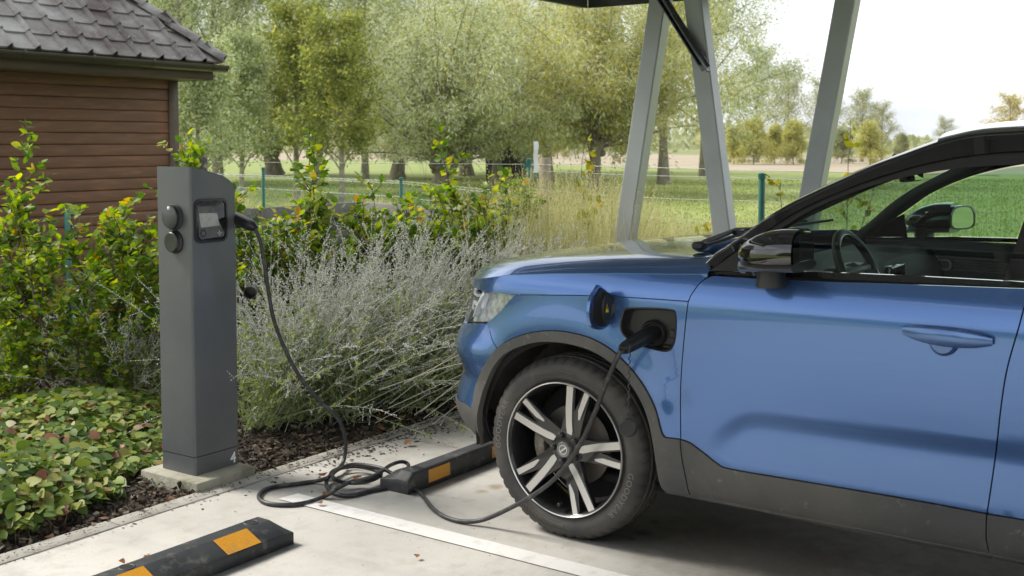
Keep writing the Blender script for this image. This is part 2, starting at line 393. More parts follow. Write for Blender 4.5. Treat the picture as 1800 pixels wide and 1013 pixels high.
T_ao, T_ai = tr(shell, smooth_px(arch_o)), [(-.43, .305), (-.425, .33)] + [p for p in tr(shell, smooth_px(arch_i[2:])) if p[1] > .345 or p[0] > 0]
T_bf = tr(shell, [(859, 568), (861, 583), (866, 600), (871.6, 609)])     # bumper to wing joint
T_lamp = tr(shell, [(904, 518.5), (880, 546), (865, 560), (853, 569)])

port = smooth_px([(1097, 548), (1104, 542.5), (1140, 542), (1178, 545), (1186, 552), (1187.5, 575), (1184, 603), (1173, 617), (1148, 613.5), (1120, 606), (1100, 592), (1093, 580), (1092, 560)], 3)[:-1]
T_port = tr(shell, port)
k = min(range(len(T_ao)), key=lambda i: abs(T_ao[i][0] - T_bf[-1][0]) + abs(T_ao[i][1] - T_bf[-1][1]))
wing = T_shut + T_df[1:] + T_ao[:k + 1] + T_bf[::-1][:-1] + T_lamp[::-1][:-1]
panel('front_wing', wing, shell, paint, hole=T_port, both=False, gap=.0018, st=.018)
panel('front_wing', wing, shell, paint, both=False, mirror=True, gap=.0018)
# arch cladding: ring, closed below with the door cut line
claddf = tr(shell, [(1196.6, 772), (1199, 800), (1206, 835), (1214, 869)])
ring = T_ao[::-1][-1:] + []
ring = T_ao + T_ai + claddf[::-1]
panel('arch_cladding', ring, shell, clad, off=.008, gap=.0015, thick=.03, st=.018)
# bumper cover, wraps round the nose
uL = T_lamp[-1]
zs_front = lambda u: float(np.interp(u, [U0, T_shut[0][0]], [.90, T_shut[0][1]]))
uF = T_shut[0][0]
kk = T_ao[k:]
lampin = -1.02; lz0, lz1 = .845, .80
bump_o = T_bf[:1] + [T_lamp[-1]] + [(-.70, .775), (-.86, .80), (lampin, .84), (lampin, .915), (U0, .90), (U0, .43), (-.9, .43), (kk[-1][0] - .07, kk[-1][1] + .01)] + kk[::-1] + T_bf[::-1][:-1]
panel('front_bumper', bump_o, shell, paint, gap=.0018)
low_o = [(kk[-1][0], kk[-1][1]), (kk[-1][0] - .07, kk[-1][1] + .01), (-.9, .43), (U0, .43), (U0, .27), (-.9, .27), (-.62, .295), (-.432, .305)]
panel('lower_bumper', low_o, shell, clad, gap=.002, off=.004, thick=.03)
# bonnet skirt, bonnet
top_edge = [(u, hz_edge(shell(u, 1.0)[1])) for u in np.linspace(U0, .575, 60)]
d_up = tr(shell, [(1253, 484), (1240, 490), (1229, 499), (1220, 511), (1214, 520)])
lip = [(U0, .90), (lampin, .917), (-.80, .925), (-.62, .934), (uF, T_shut[0][1])]
skirt = [(u, z) for u, z in top_edge] + d_up[1:] + T_shut[::-1] + lip[::-1][1:-1] + [(U0, .90)]
panel('bonnet_edge', skirt, shell, paint, gap=.0016, thick=.01)
E2 = [tuple(_ep[i][:2]) for i in range(len(_ep)) if _eu[i] <= .60]
rear = [(-.845, -.603), (-.79, -.60), (-.70, -.515), (-.63, -.425), (-.54, -.375), (-.35, -.335), (0, -.32)]
half = E2 + rear[1:]
full = half + [(-x, y) for x, y in half[::-1][1:-1]]
panel('bonnet', full, hood, paint, both=False, st=.03, gap=.0005, thick=.012)
# headlamps
lens = glassmat('lamp_glass', (.93, .95, .97), 1.3)
lampb = mat('lamp_reflector', (.86, .88, .90), .35, metal=.6, col2=(.42, .43, .45), nscale=26, lo=.4, hi=.6)
lampw = mat('lamp_light_guide', (.82, .84, .86), .3)
lampd = mat('lamp_bezel', (.05, .05, .055), .3)
lo_ = T_lamp + [(-.70, .775), (-.86, .80), (lampin, .84), (lampin, .915), (-.80, .924), (-.62, .932), (uF, T_shut[0][1] - .001)]
for mir in (False, True):
    o = panelmesh(MB(), lo_, shell, gap=.003, mirror=mir, thick=.004).build('headlamp', lens, CAR, smooth=32)
    panelmesh(MB(), lo_, shell, gap=.004, off=-.035, mirror=mir, thick=0).build('reflector', lampb, o, smooth=32)
    g = MB(); q = MB()
    def bar(pa, pb, wd, off=-.010):
        a, b = np.array(pa), np.array(pb); d = nrm(b - a); n = np.array([-d[1], d[0]]) * wd / 2
        panelmesh(g, [a - n, b - n, b + n, a + n], shell, st=.01, gap=0, off=off, thick=.02, mirror=mir)
    bar((-.425, .932), (-.545, .868), .014); bar((-.545, .868), (-.66, .868), .012); bar((-.545, .868), (-.60, .815), .012); bar((-.56, .905), (-.98, .90), .010); bar((-.66, .84), (-.98, .868), .010)
    g.build('daytime_light', lampw, o, smooth=32)
    bar = None
    h = MB()
    for uu, zz in ((-.70, .845), (-.80, .87), (-.62, .89), (-.90, .875)):
        c = shell(uu, zz, -.035); a = shell(uu, zz, .0) - c
        if mir: c = c * [-1, 1, 1]; a = a * [-1, 1, 1]
        h.lathe([(0, .032), (.012, .034), (.02, .030), (.004, .016), (.012, 0.001)], c, a, 20)
    h.build('projector', lampd, o, smooth=40)
    r = MB()
    for kq in range(7):
        uu = -.40 - kq * .014; z0 = .932; z1 = .932 - (uu + .395) * -1.05
        panelmesh(r, [(uu, z0), (uu - .004, z0), (uu - .004, max(.86, z1 - .02)), (uu, max(.86, z1 - .01))], shell, st=.02, gap=0, off=-.020, thick=.01, mirror=mir)
    r.build('reflector_rib', lampw, o, smooth=32)
# grille, front plate area (face away from the photo)
panel('grille', [(lampin, .90), (U0, .893), (U0, .60), (-1.0, .62), (-.96, .80)], shell, gloss, off=.006, gap=0)
# front door and rear door
dtop = [(1253, 484), (1340, 490), (1435, 494), (1560, 498), (1700, 503), (1800, 506.5)]
T_dtop = tr(shell, dtop)
drear = [(1800, 541), (1791, 575), (1770, 650), (1759, 720), (1752, 785), (1743.6, 846), (1735, 903)]
T_dr = tr(shell, smooth_px(drear, 4)); corner = (T_dr[0][0] + .012, T_dtop[-1][1] + .001)
T_ct = tr(shell, smooth_px([(1196.6, 773), (1204, 774.5), (1216, 780), (1240, 798), (1262, 815), (1287, 825), (1420, 847.5), (1600, 878), (1735, 903)], 4))
d_left = d_up + [T_shut[-1]] + T_df[1:]
door = T_dtop + [corner] + T_dr + T_ct[::-1][1:-1] + [(T_df[-1][0], T_df[-1][1])] + d_left[::-1][1:-1]
fd, fd2 = panel('front_door', door, shell, paint, gap=.0022, st=.012)
T_cb = tr(shell, [(1735, 903), (1734, 945), (1744.5, 983)]); T_sb = tr(shell, [(1744, 983), (1500, 935), (1300, 892), (1216, 873)])
dcl = T_ct[1:] + T_cb[1:] + T_sb[1:] + claddf[::-1][1:]
panel('door_cladding', dcl, shell, clad, gap=.002, off=.006, thick=.02, st=.018)
zr = lambda u: .402 - (u - 1.6) * .004
u2 = 2.55
rd = [(T_dr[0][0] + .004, T_dtop[-1][1])] + [(2.0, 1.125), (2.5, 1.142), (2.60, 1.10), (2.56, .95), (2.44, .80), (2.30, .70), (2.22, .56), (2.16, .402)] + T_dr[::-1]
rd = [(a + .0, b) for a, b in rd]
panel('rear_door', rd, shell, paint, gap=.0022)
panel('rear_cladding', [T_cb[0]] + [(2.16, .402), (2.22, .50), (2.27, .36), (2.29, .255)] + T_cb[::-1][:-1], shell, clad, off=.006, gap=.002, thick=.02)
ang = np.linspace(R(186), R(-6), 30)
ro = [(2.702 - .46 * math.cos(a) * -1 * -1, .355 + .46 * math.sin(a)) for a in np.linspace(R(0), R(180), 26)]
ri = [(2.702 - .395 * math.cos(a), .355 + .395 * math.sin(a)) for a in np.linspace(R(180), R(0), 26)]
panel('arch_cladding', ro + [(2.702 + .46, .27)] + [(2.702 + .395, .27)] + ri + [(2.29, .255), (2.27, .36), (2.24, .34)][:1], shell, clad, off=.008, gap=.001, thick=.03)
ro2 = [(2.702 - .46 * math.cos(a), .355 + .46 * math.sin(a)) for a in np.linspace(R(30), R(172), 22)]
panel('rear_wing', [(2.22, .56), (2.30, .70)][:0] + ro2 + [(3.30, .42), (U1, .42), (U1, 1.10), (3.2, 1.15), (2.5, 1.142), (2.60, 1.10), (2.56, .95), (2.44, .80)], shell, paint)
panel('rear_bumper', [(3.165, .41), (U1, .41), (U1, .26), (3.165, .27)], shell, clad, off=.004)
panel('tail_lamp', [(3.28, .80), (3.62, .80), (3.62, 1.09), (3.40, 1.09)], shell, mat('tail_lamp_red', (.35, .01, .012), .15, coat=1), off=.006)
# --- glasshouse
sil = [(1253, 476), (1262, 462), (1280, 450), (1300, 434), (1353, 400)]
roofpx = [(1265, 466), (1300, 437), (1353, 400), (1401, 369), (1474, 333), (1525, 309), (1584, 284), (1626, 268), (1664, 257), (1715, 246), (1800, 240)]
silpx = [(1242, 466), (1262, 447), (1280, 436), (1318, 409), (1353, 384), (1401, 357), (1474, 323), (1525, 300.5), (1584, 278), (1626, 262.5), (1664, 250.5), (1715, 240), (1800, 234.5)]
glpx = [(1268, 474), (1290, 456), (1311, 440), (1350, 416), (1387, 393), (1422, 372), (1470, 350), (1525, 330), (1568, 318), (1612, 308), (1655, 301), (1698, 296), (1750, 292.5), (1800, 290)]
T_sil = tr(house, smooth_px(silpx, 4)); T_gl = tr(house, smooth_px(glpx, 3))
tailsil = [(-1.9, 1.595), (-2.4, 1.585), (-2.9, 1.555), (-3.15, 1.52)]
tailgl = [(-1.9, 1.487), (-2.4, 1.470), (-2.8, 1.435), (-3.0, 1.36)]
SIL = T_sil + tailsil; GLT = T_gl + tailgl
bel = tr(house, [(1252, 482), (1435, 477.5), (1600, 484.5), (1800, 495.5)])
belt_hi = [(-.645, 1.092)] + bel[1:] + [(-2.4, 1.165), (-3.0, 1.19)]
# dark frame between the roof line and the glass, split lengthwise by a seal groove
mid = [((a[0] * .42 + b[0] * .58), (a[1] * .42 + b[1] * .58)) for a, b in zip(dens(SIL, .05, False)[np.linspace(0, len(dens(SIL, .05, False)) - 1, 60).astype(int)], dens(GLT, .05, False)[np.linspace(0, len(dens(GLT, .05, False)) - 1, 60).astype(int)])]
panel('roof_pillar', SIL + [(-3.3, 1.40), (-3.42, 1.20)] + [(-3.05, 1.36)] + mid[::-1], house, gloss, gap=.0012, st=.03, thick=.02)
panel('door_frame', mid + [(-3.05, 1.36), (-3.0, 1.33)] + GLT[::-1][1:], house, seal, gap=.002, off=-.006, st=.03, thick=.02)
panel('pillar_backing', [(a, b - .004) for a, b in SIL] + [(-3.0, 1.36)] + [(a, b + .006) for a, b in GLT[::-1][1:]], house, under, off=-.030, thick=0, st=.04, gap=.001)
dltop = crom([(q[0], q[1]) for q in GLT], 2)
g_rear = tr(house, [(1762, 494), (1779, 440), (1800, 385)])
gtop_front = [p for p in T_gl if p[0] > -1.66]
gx = g_rear[-1]; slope = (g_rear[-1][0] - g_rear[0][0]) / (g_rear[-1][1] - g_rear[0][1]); gcorner = (g_rear[0][0] + slope * (1.475 - g_rear[0][1]), 1.478)
fr_gl = [q for q in GLT if q[0] > gcorner[0] + .01] + [gcorner] + [g_rear[0]] + belt_hi[1:3][::-1][:0] + [(-1.3, belt_hi[2][1] + .001)] + [(-.98, belt_hi[1][1])] + [(-.645, 1.096)]
panel('side_window', fr_gl, house, glass, gap=.004, off=-.012, st=.05, thick=0)
panel('rear_side_window', [(gcorner[0] - .16, 1.475), (-2.3, 1.468), (-2.75, 1.42), (-2.85, 1.20), (g_rear[0][0] - .17, 1.14)], house, glass, gap=.004, off=-.010, thick=0)
panel('door_pillar', [g_rear[0], gcorner, (gcorner[0] - .165, 1.478), (g_rear[0][0] - .175, 1.13)], house, gloss, gap=.001, off=-.004)
panel('quarter_panel', [(-2.75, 1.43), (-3.0, 1.33), (-3.3, 1.40), (-3.42, 1.20), (-3.0, 1.185), (-2.86, 1.17)], house, paint, gap=.001)
trimlo = [(-.61, 1.080), (-1.63, 1.108), (-2.5, 1.142), (-3.4, 1.17)]
panel('belt_trim', belt_hi + trimlo[::-1], house, gloss, gap=.0005, off=.004, thick=.02, st=.03)
# small fixed quarter behind the mirror
panel('mirror_base', [(-.60, 1.088), (-.645, 1.092), (-.80, 1.10), (-.80, 1.215), (-.70, 1.165)], house, seal, gap=.001, off=-.002)
# windscreen and roof: ruled between the two roof lines
ws = dens([p for p in SIL if p[0] > -1.33], .04, False)
def wsurf(t, v):     # t across -1..1, v along
    i = v * (len(ws) - 1); y = np.interp(i, range(len(ws)), ws[:, 0]); z = np.interp(i, range(len(ws)), ws[:, 1])
    w = -house(y, z)[0] - .035; b = 1 - t * t
    return np.array([t * w, y + b * (.15 - .07 * v), z + .012 * min(1, 8 * (1 - abs(t))) + b * (.012 + .01 * v)])
def gridmesh(fn, nu, nv):
    V = [fn(i / nu, j / nv) for i in range(nu + 1) for j in range(nv + 1)]
    return MB().add(V, [[i * (nv + 1) + j, i * (nv + 1) + j + 1, (i + 1) * (nv + 1) + j + 1, (i + 1) * (nv + 1) + j] for i in range(nu) for j in range(nv)])
gridmesh(lambda a, b: wsurf((2 * a - 1) * .985, b), 24, 24).build('windscreen', glassmat('windscreen_glass', (.74, .84, .80), 1.1), CAR, smooth=60)
rs = np.array([p for p in SIL if p[0] <= -1.30])
def rsurf(a, v):
    t = 2 * a - 1; i = v * (len(rs) - 1); y = np.interp(i, range(len(rs)), rs[:, 0]); z = np.interp(i, range(len(rs)), rs[:, 1]); w = -house(y, z)[0] - .012
    b = 1 - t * t; f = .5 - .5 * v
    return np.array([t * w, y + b * .06 * (1 - 2 * v), z + .002 + .045 * b + .012 * min(1, 10 * (1 - abs(t)))])
gridmesh(rsurf, 30, 30).build('roof', gloss, CAR, smooth=60)
# rounded cant rail over the outer edge
for s in (1, -1):
    m = MB(); P = np.array([house(y, z) for y, z in SIL]); P[:, 0] += .016; P[:, 2] -= .003
    P[:, 0] *= s; m.tube(P, [.014] * len(P), 12); m.build('cant_rail', gloss, CAR, smooth=60)
    m = MB(); P2 = np.array([house(y, z) + [.045, 0, .012] for y, z in SIL if y < -1.62]); P2[0][2] -= .02; P2[-1][2] -= .02; P2[:, 0] *= s
    m.tube(P2, [.012] * len(P2), 10); m.build('roof_rail', gloss, CAR, smooth=60)
# rear screen / tailgate
m = MB(); V = [(-.60, -3.15, 1.52), (.60, -3.15, 1.52), (.74, -3.42, 1.15), (-.74, -3.42, 1.15)]
m.add(V, [[0, 1, 2, 3]]).build('rear_screen', glass, CAR)
m = MB(); m.box((0, -3.45, 1.12), (1.55, .06, .12), .02); m.build('tailgate_trim', paint, CAR)
# cowl and wipers
def cow(a, b):
    t = 2 * a - 1; p = wsurf(t, 0); f = np.array([t * .70, -.32 - .26 * abs(t) ** 3, 1.08 - .02 * abs(t)])
    r = p * 1.0; r[2] -= .015; r[1] -= .02
    return f * (1 - b) + r * b + np.array([0, 0, -.03 * math.sin(b * math.pi)])
gridmesh(cow, 20, 6).build('scuttle_panel', black, CAR, smooth=60)
for s, (xa, xb) in enumerate(((-.60, .02), (.02, .56))):
    m = MB(); a = wsurf(xa / .78, .02) + [0, .055, .025]; b = wsurf(xb / .78, .10) + [0, .02, .02]
    m.beam(a, b, .012, .010); m.tube([a + [0, .03, .0], (a + b) / 2 + [0, .02, .018], (a * .35 + b * .65) + [0, 0, .012]], [.012, .009, .006], 8)
    m.box(a + [0, .03, -.005], (.05, .05, .03), .008); m.box((a + b) / 2 + [0, .008, .01], (.09, .02, .02), .005); m.build('wiper', black, CAR, smooth=40)
# inner liner, floor and wheel wells
wc = [(.40 * math.cos(a), .355 + .40 * math.sin(a)) for a in np.linspace(0, 2 * math.pi, 40)[:-1]]
lin = [(-.52, .27), (-.41, .27)] + [(.41 * -math.cos(a), .355 + .41 * math.sin(a)) for a in np.linspace(R(0), R(180), 22)] + [(.41, .27), (2.29, .27)] + [(2.702 - .41 * math.cos(a), .355 + .41 * math.sin(a)) for a in np.linspace(R(0), R(180), 22)] + [(3.12, .27), (U1, .27), (U1, 1.04), (.55, 1.04), (.40, .95)]
lin += [(-.40, .92), (-.52, .85)]
panel('inner_panel', lin, shell, under, off=-.045, thick=0, st=.05, hole=[(.24, .79), (.49, .79), (.49, .96), (.24, .96)])
m = MB(); m.box((0, -1.50, .235), (1.58, 3.5, .03)); m.box((0, -.50, .70), (1.5, .04, .62)); m.build('underbody', under, CAR)
for yy in (0, -2.702):
    for s in (-1, 1):
        m = MB(); m.lathe([(0, .432), (.30, .432), (.30, .0)], (s * .895, yy, .355), (-s, 0, 0), 40, a0=R(-7), a1=R(187), ref=(0, 1, 0) if s < 0 else (0, 1, 0))
        m.build('wheel_arch_liner', chk, CAR, smooth=40)
# sill inner lip so that the underside closes
for s in (-1, 1):
    m = MB(); m.box((s * .83, -1.35, .262), (.10, 1.85, .03), .008); m.build('sill', clad, CAR)
    m = MB(); m.box((s * .835, .425, .365), (.09, .03, .14), .01); m.build('mud_flap', black, CAR)
# --- door handle
hm = mat('handle_paint', (.075, .165, .39), .28, metal=.7, coat=1)
for s in (-1, 1):
    for yc, zc in ((-1.440, .948), (-2.36, .975)):
        def hs(y, z, o=0): p = shell(-y, z, o); return p * [s * -1, 1, 1]
        t = thing_h = MB()
        V = []; F = []; n = 16
        for i in range(17):
            q = i / 16; y = yc + .135 - .27 * q; e = math.sin(math.pi * min(max(q, .02), .98)) ** .50
            c = hs(y, zc + .004 - .010 * q, .012 + .026 * e)
            V += [c + np.array([s * .013 * math.cos(a) * e, 0, .031 * math.sin(a) * (e * .8 + .2)]) for a in np.arange(n) * 2 * math.pi / n]
        t.add(V, [[i * n + j, i * n + (j + 1) % n, (i + 1) * n + (j + 1) % n, (i + 1) * n + j] for i in range(16) for j in range(n)] + [list(range(n)), list(range(16 * n, 17 * n))])
        h = t.build('door_handle', hm, CAR, smooth=50)
        m = MB(); m.lathe([(-.02, .0), (-.02, .046), (.016, .044), (.028, .034), (.030, 0)], hs(yc + .01, zc - .022, 0), (s, 0, 0), 24); 
        o = m.build('handle_cup', mat('cup_paint', (.07, .15, .36), .3, metal=.7, coat=1) if s == -1 and yc > -2 else hm, h, smooth=40); o.scale = (1, 1, 1)
# --- mirrors
def mirror(s):
    m = MB(); n = 28; V = []; rows = 18
    # squared bulbous cap, axis along car length (front rounded, back flat)
    yf, yb = -.755, -.985; xc, zc = -.985, 1.165
    for i in range(rows + 1):
        q = i / rows; y = yf + (yb - yf) * q
        k = (1 - (1 - min(q * 1.08, 1)) ** 2.2) ** .66 if q < .92 else 1
        k = max(k, .02); tp = 1 - .05 * max(0, q - .6) / .4
        for a in np.arange(n) * 2 * math.pi / n:
            c, d = math.cos(a), math.sin(a); ex = .62
            hx = .112 * abs(c) ** ex * (1 if c > 0 else -1); hz = (.092 if d > 0 else .052) * abs(d) ** (ex + (.2 if d > 0 else 0)) * (1 if d > 0 else -1)
            V.append((xc + hx * k * tp, y, zc + hz * k * tp + (.012 * q)))
    V = np.array(V)
    F = [[i * n + j, i * n + (j + 1) % n, (i + 1) * n + (j + 1) % n, (i + 1) * n + j] for i in range(rows) for j in range(n)] + [list(range(n)), list(range(rows * n, (rows + 1) * n))]
    V[:, 0] *= -s; m.add(V, F); c = m.build('door_mirror', gloss, CAR, smooth=50)
    m = MB(); V = []
    for i in range(rows + 1):          # lower grey band
        q = i / rows; y = yf - .004 + (yb - yf - .002) * q; k = max((1 - (1 - min(q * 1.15, 1)) ** 2.3) ** .5, .02)
        for a in np.arange(n) * 2 * math.pi / n:
            cc, d = math.cos(a), math.sin(a)
            V.append((xc + .114 * k * abs(cc) ** .6 * (1 if cc > 0 else -1), y, 1.128 + .012 * q + .017 * d))
    V = np.array(V); V[:, 0] *= -s; m.add(V, F); m.build('indicator_band', mat('mirror_band', (.03, .03, .032), .3, coat=.5), c, smooth=40)
    m = MB(); m.lathe([(-.035, .055), (0, .050), (.055, .056), (.06, .0)], (0, 0, 0), (0, 0, -1), 24); V = m.v[0]; V[:, 0] *= 1.3; V[:, 0] += s * .945; V[:, 1] += -.86; V[:, 2] += 1.115
    V[:, 1] = -.86 + (V[:, 1] + .86) * .85
    m.build('mirror_stalk', seal, c, smooth=40)
    m = MB(); V = []
    for a in np.arange(32) * 2 * math.pi / 32:
        cc, d = math.cos(a), math.sin(a); V.append((s * (-xc + .098 * abs(cc) ** .6 * (1 if cc > 0 else -1)), yb - .003, zc + .012 + (.078 if d > 0 else .040) * abs(d) ** .7 * (1 if d > 0 else -1)))
    
    if s == 1:
        V = np.array(V); cy_ = V.mean(0); a_ = R(-23); ro = lambda W_: np.stack([W_[:, 0] * math.cos(a_) - W_[:, 1] * math.sin(a_), W_[:, 0] * math.sin(a_) + W_[:, 1] * math.cos(a_), W_[:, 2]], 1) + cy_ - [0, .035, 0]
        V = cy_ + (V - cy_) * .87; b1 = ro((V - cy_) * 1.10 - [0, .002, 0]); b2 = ro((V - cy_) * 1.10 + [0, .07, 0]); b3 = ro((V - cy_) * .97 - [0, .004, 0]); hh = MB(); hh.add(np.vstack([b3, b1, b2]), [[r_ * 32 + i, r_ * 32 + (i + 1) % 32, (r_ + 1) * 32 + (i + 1) % 32, (r_ + 1) * 32 + i] for r_ in range(2) for i in range(32)]); hh.build('mirror_housing', gloss, c, smooth=40)
        V = ro((V - cy_) * .97 - [0, .001, 0])
    m.add(V, [list(range(32))]); m.build('mirror_glass', mat('mirror_silver', (.8, .85, .83), .01, metal=1), c)
for s in (-1, 1): mirror(s)
# --- interior
def block(name, parts, m, par=CAR, bev=.02, smooth=40):
    b = MB()
    for c, d, *r in parts: b.box(c, d, min(bev, min(d) * .45), r[0] if r else None, 3)
    return b.build(name, m, par, smooth=smooth)
dash = MB(); prof = [(-.50, 1.03), (-.62, 1.075), (-.80, 1.085), (-.93, 1.06), (-.98, 1.0), (-1.0, .93), (-.96, .86), (-.90, .66), (-.55, .60)]
dash.prism(prof, lambda a, b, t: (t, a, b), -.80, .80); dsh = dash.build('dashboard', trim, CAR, smooth=30)
block('dash_vent', [((.0, -1.005, .95), (.10, .02, .20))], seal, dsh, .005)
block('centre_screen', [((.0, -1.0, .93), (.20, .03, .26))], mat('screen_glass', (.02, .025, .03), .08, coat=1), dsh, .01)
block('instrument_cluster', [((-.37, -.93, 1.06), (.30, .10, .05))], seal, dsh, .02)
wt = Matrix.Rotation(R(-26), 3, 'X'); ctr = np.array([-.37, -.985, 1.045])
ax = np.array([0, -math.cos(R(26)), math.sin(R(26))])
m = MB(); V = []
e1 = np.array([1, 0, 0.]); e2 = np.cross(ax, e1)
PP = [ctr + .178 * (math.cos(a) * e1 + math.sin(a) * e2) for a in np.linspace(0, 2 * math.pi, 49)]
m.tube(PP, .0165, 12, False)
leather = mat('steering_leather', (.022, .024, .024), .38)
swh = m.build('steering_wheel', leather, CAR, smooth=60)
m = MB(); m.lathe([(-.01, .0), (-.012, .065), (.012, .062), (.022, .045), (.025, 0)], ctr - ax * .02, ax, 24); m.build('horn_pad', trim, swh, smooth=40)
m = MB()
for a in (0, math.pi, -math.pi / 2):
    d = math.cos(a) * e1 + math.sin(a) * e2 * (1 if a != -math.pi / 2 else 1); m.beam(ctr + d * .05 - ax * .01, ctr + d * .17, .035, .012, ax)
m.build('spoke', trim, swh, smooth=40)
m = MB(); m.tube([ctr + .168 * (math.cos(a) * e1 + math.sin(a) * e2) + ax * .012 for a in np.linspace(0, 2 * math.pi, 49)], .002, 6, False); m.build('trim_ring', chrome, swh, smooth=60)
for s in (-1, 1):
    dpn = block('door_trim', [((s * .80, -1.15, .80), (.05, 1.05, .60)), ((s * .79, -1.18, .86), (.08, .70, .05))], trim, CAR, .02)
    if s == 1:
        ic = on(1652, 465, 0, CX0 + .770) - O3; sil_ = mat('brushed_silver', (.62, .64, .63), .28, metal=1)
        def rr_(w, h, r, n=6): return [(cx + r * math.cos(R(a0 + 90 * i / n)), cz + r * math.sin(R(a0 + 90 * i / n))) for cx, cz, a0 in ((w - r, h - r, 0), (-w + r, h - r, 90), (-w + r, -h + r, 180), (w - r, -h + r, 270)) for i in range(n + 1)]
        A_, B2 = rr_(.052, .024, .020), rr_(.045, .018, .015); n_ = len(A_); m = MB()
        V = [(.770, ic[1] + a, ic[2] + b) for a, b in A_] + [(.760, ic[1] + a, ic[2] + b) for a, b in A_] + [(.760, ic[1] + a, ic[2] + b) for a, b in B2] + [(.772, ic[1] + a, ic[2] + b) for a, b in B2]
        m.add(V, [[r_ * n_ + i, r_ * n_ + (i + 1) % n_, (r_ + 1) * n_ + (i + 1) % n_, (r_ + 1) * n_ + i] for r_ in range(3) for i in range(n_)]); m.beam((.764, ic[1] + .05, ic[2] + .010), (.764, ic[1] + .085, ic[2] + .014), .004, .012); m.build('inner_door_handle', sil_, dpn, smooth=40)
        m = MB()
        for i in range(22):
            for j in range(5): m.box((.7735, ic[1] - .062 - i * .0115 - (j % 2) * .0057, ic[2] - .022 + j * .010), (.002, .008, .0055))
        m.build('speaker_grille', mat('grille_mesh', (.16, .17, .165), .4, metal=.6), dpn)
    block('front_seat', [((s * .38, -1.72, .62), (.50, .52, .16)), ((s * .38, -2.02, .95), (.48, .13, .66), Matrix.Rotation(R(14), 3, 'X')), ((s * .38, -2.13, 1.36), (.27, .09, .19), Matrix.Rotation(R(10), 3, 'X'))], trim, CAR, .05)
block('rear_bench', [((0, -2.62, .66), (1.30, .50, .16)), ((0, -2.92, .95), (1.30, .14, .60), Matrix.Rotation(R(18), 3, 'X'))], trim, CAR, .05)
block('centre_console', [((0, -1.35, .68), (.24, .90, .28))], trim, CAR, .03)
gridmesh(lambda a, b: rsurf(.05 + a * .9, b) - np.array([0, 0, .045]), 10, 10).build('headlining', mat('headlining', (.045, .045, .045), .9), CAR, smooth=60)
m = MB(); m.box((0, 0, 0), (.24, .03, .065), .012, None, 3); V = m.v[0]; V += [0.02, -1.05, 1.425]; m.tube([(0.02, -1.03, 1.44), (0.02, -.98, 1.50)], .008); im = m.build('interior_mirror', seal, CAR, smooth=40)
m = MB(); m.box((0.02, -1.067, 1.425), (.22, .003, .052)); m.build('reflecting_glass', mat('mirror_silver_inner', (.8, .85, .83), .02, metal=1), im)
for s in (-1, 1):
    P = np.array([house(y, z, -.075) for y, z in SIL if y > -1.4]); P[:, 2] -= .03; P[:, 0] *= s; m = MB(); m.tube(P, .028, 8); m.build('pillar_trim', trim, CAR, smooth=60)
    m = MB(); P = np.array([house(y, z, -.06) for y, z in (g_rear[0], gcorner)]); P[:, 1] -= .09; P[:, 0] *= s; m.tube(P, .04, 8); m.build('pillar_trim', trim, CAR, smooth=60)
# --- charging flap
m = MB(); cen = np.mean([shell(*q) for q in T_port], 0); bowl = MB()
Hh = dens(T_port, .012); Hh = Hh if area(Hh) > 0 else Hh[::-1]; n = len(Hh); c2 = Hh.mean(0)
rows = [(1.0, .004), (1.03, .006), (.965, .004), (.93, -.006), (.90, -.030), (.82, -.040), (.45, -.042)]
rows = [(1.045, .001), (1.03, .005), (.985, .004), (.95, -.008), (.91, -.030), (.84, -.038), (.30, -.038)]
V = [shell(*(c2 + (q - c2) * f), o) for f, o in rows for q in Hh]
bowl.add(V, [[i * n + j, i * n + (j + 1) % n, (i + 1) * n + (j + 1) % n, (i + 1) * n + j] for i in range(len(rows) - 1) for j in range(n)] + [[(len(rows) - 1) * n + j for j in range(n)]])
bw = bowl.build('charging_port', mat('port_plastic', (.020, .020, .021), .33), CAR, smooth=40)
sp = inv(shell, 1143, 588, (.40, .88)); sc_ = shell(*sp, -.036)
m = MB(); m.lathe([(0, .050), (.016, .050), (.022, .045), (.018, .038), (.004, .036), (.004, 0)], sc_, (-1, 0, 0), 36); m.build('socket_ring', black, bw, smooth=40)
for c_, d_ in (((-.006, -.075, .005), (.008, .022, .03)), ((-.004, -.05, -.045), (.006, .03, .012))): m = MB(); m.box(sc_ + list(c_), d_, .003); m.build('latch', seal, bw, smooth=40)
# open lid, standing out from the wing on an arm at the front edge of the port
yl = -.222
lidpx = smooth_px([(1053, 501), (1069, 514), (1083, 535), (1083.5, 552), (1067, 575), (1052, 580), (1040, 573), (1035.5, 554), (1038, 530), (1044, 512.6)], 3)[:-1]
LP = [on(a, b, 1, CY0 + yl) - O3 for a, b in lidpx]; LP2 = [(p[0], p[2]) for p in LP]
lid = MB(); lid.prism(LP2, lambda a, b, t: (a, t, b), yl, yl + .012); lo = lid.build('charging_lid', paint, bw, smooth=30)
lc = on(1063, 541, 1, CY0 + yl) - O3
m = MB(); V = m.lathe([(0.0, .0), (.0, .040), (-.004, .043), (-.012, .043), (-.016, .039), (-.011, .034), (-.011, 0)], lc, (0, 1, 0), 36).v[0]; V[:, 0] = lc[0] + (V[:, 0] - lc[0]) * .92; V[:, 2] = lc[2] + (V[:, 2] - lc[2]) * 1.35
LN = [(lc[0] + .004 + (a - lc[0]) * .86, lc[2] + (b - lc[2]) * .86) for a, b in LP2]; q_ = MB(); q_.prism(LN, lambda a, b, t: (a, t, b), yl - .005, yl + .001); q_.build('lid_lining', black, lo, smooth=30)
li = m.build('inner_lid', black, lo, smooth=30)
m = MB(); tz = lc[2] - .002; tx = lc[0] - .004; yq = lc[1] - .0125
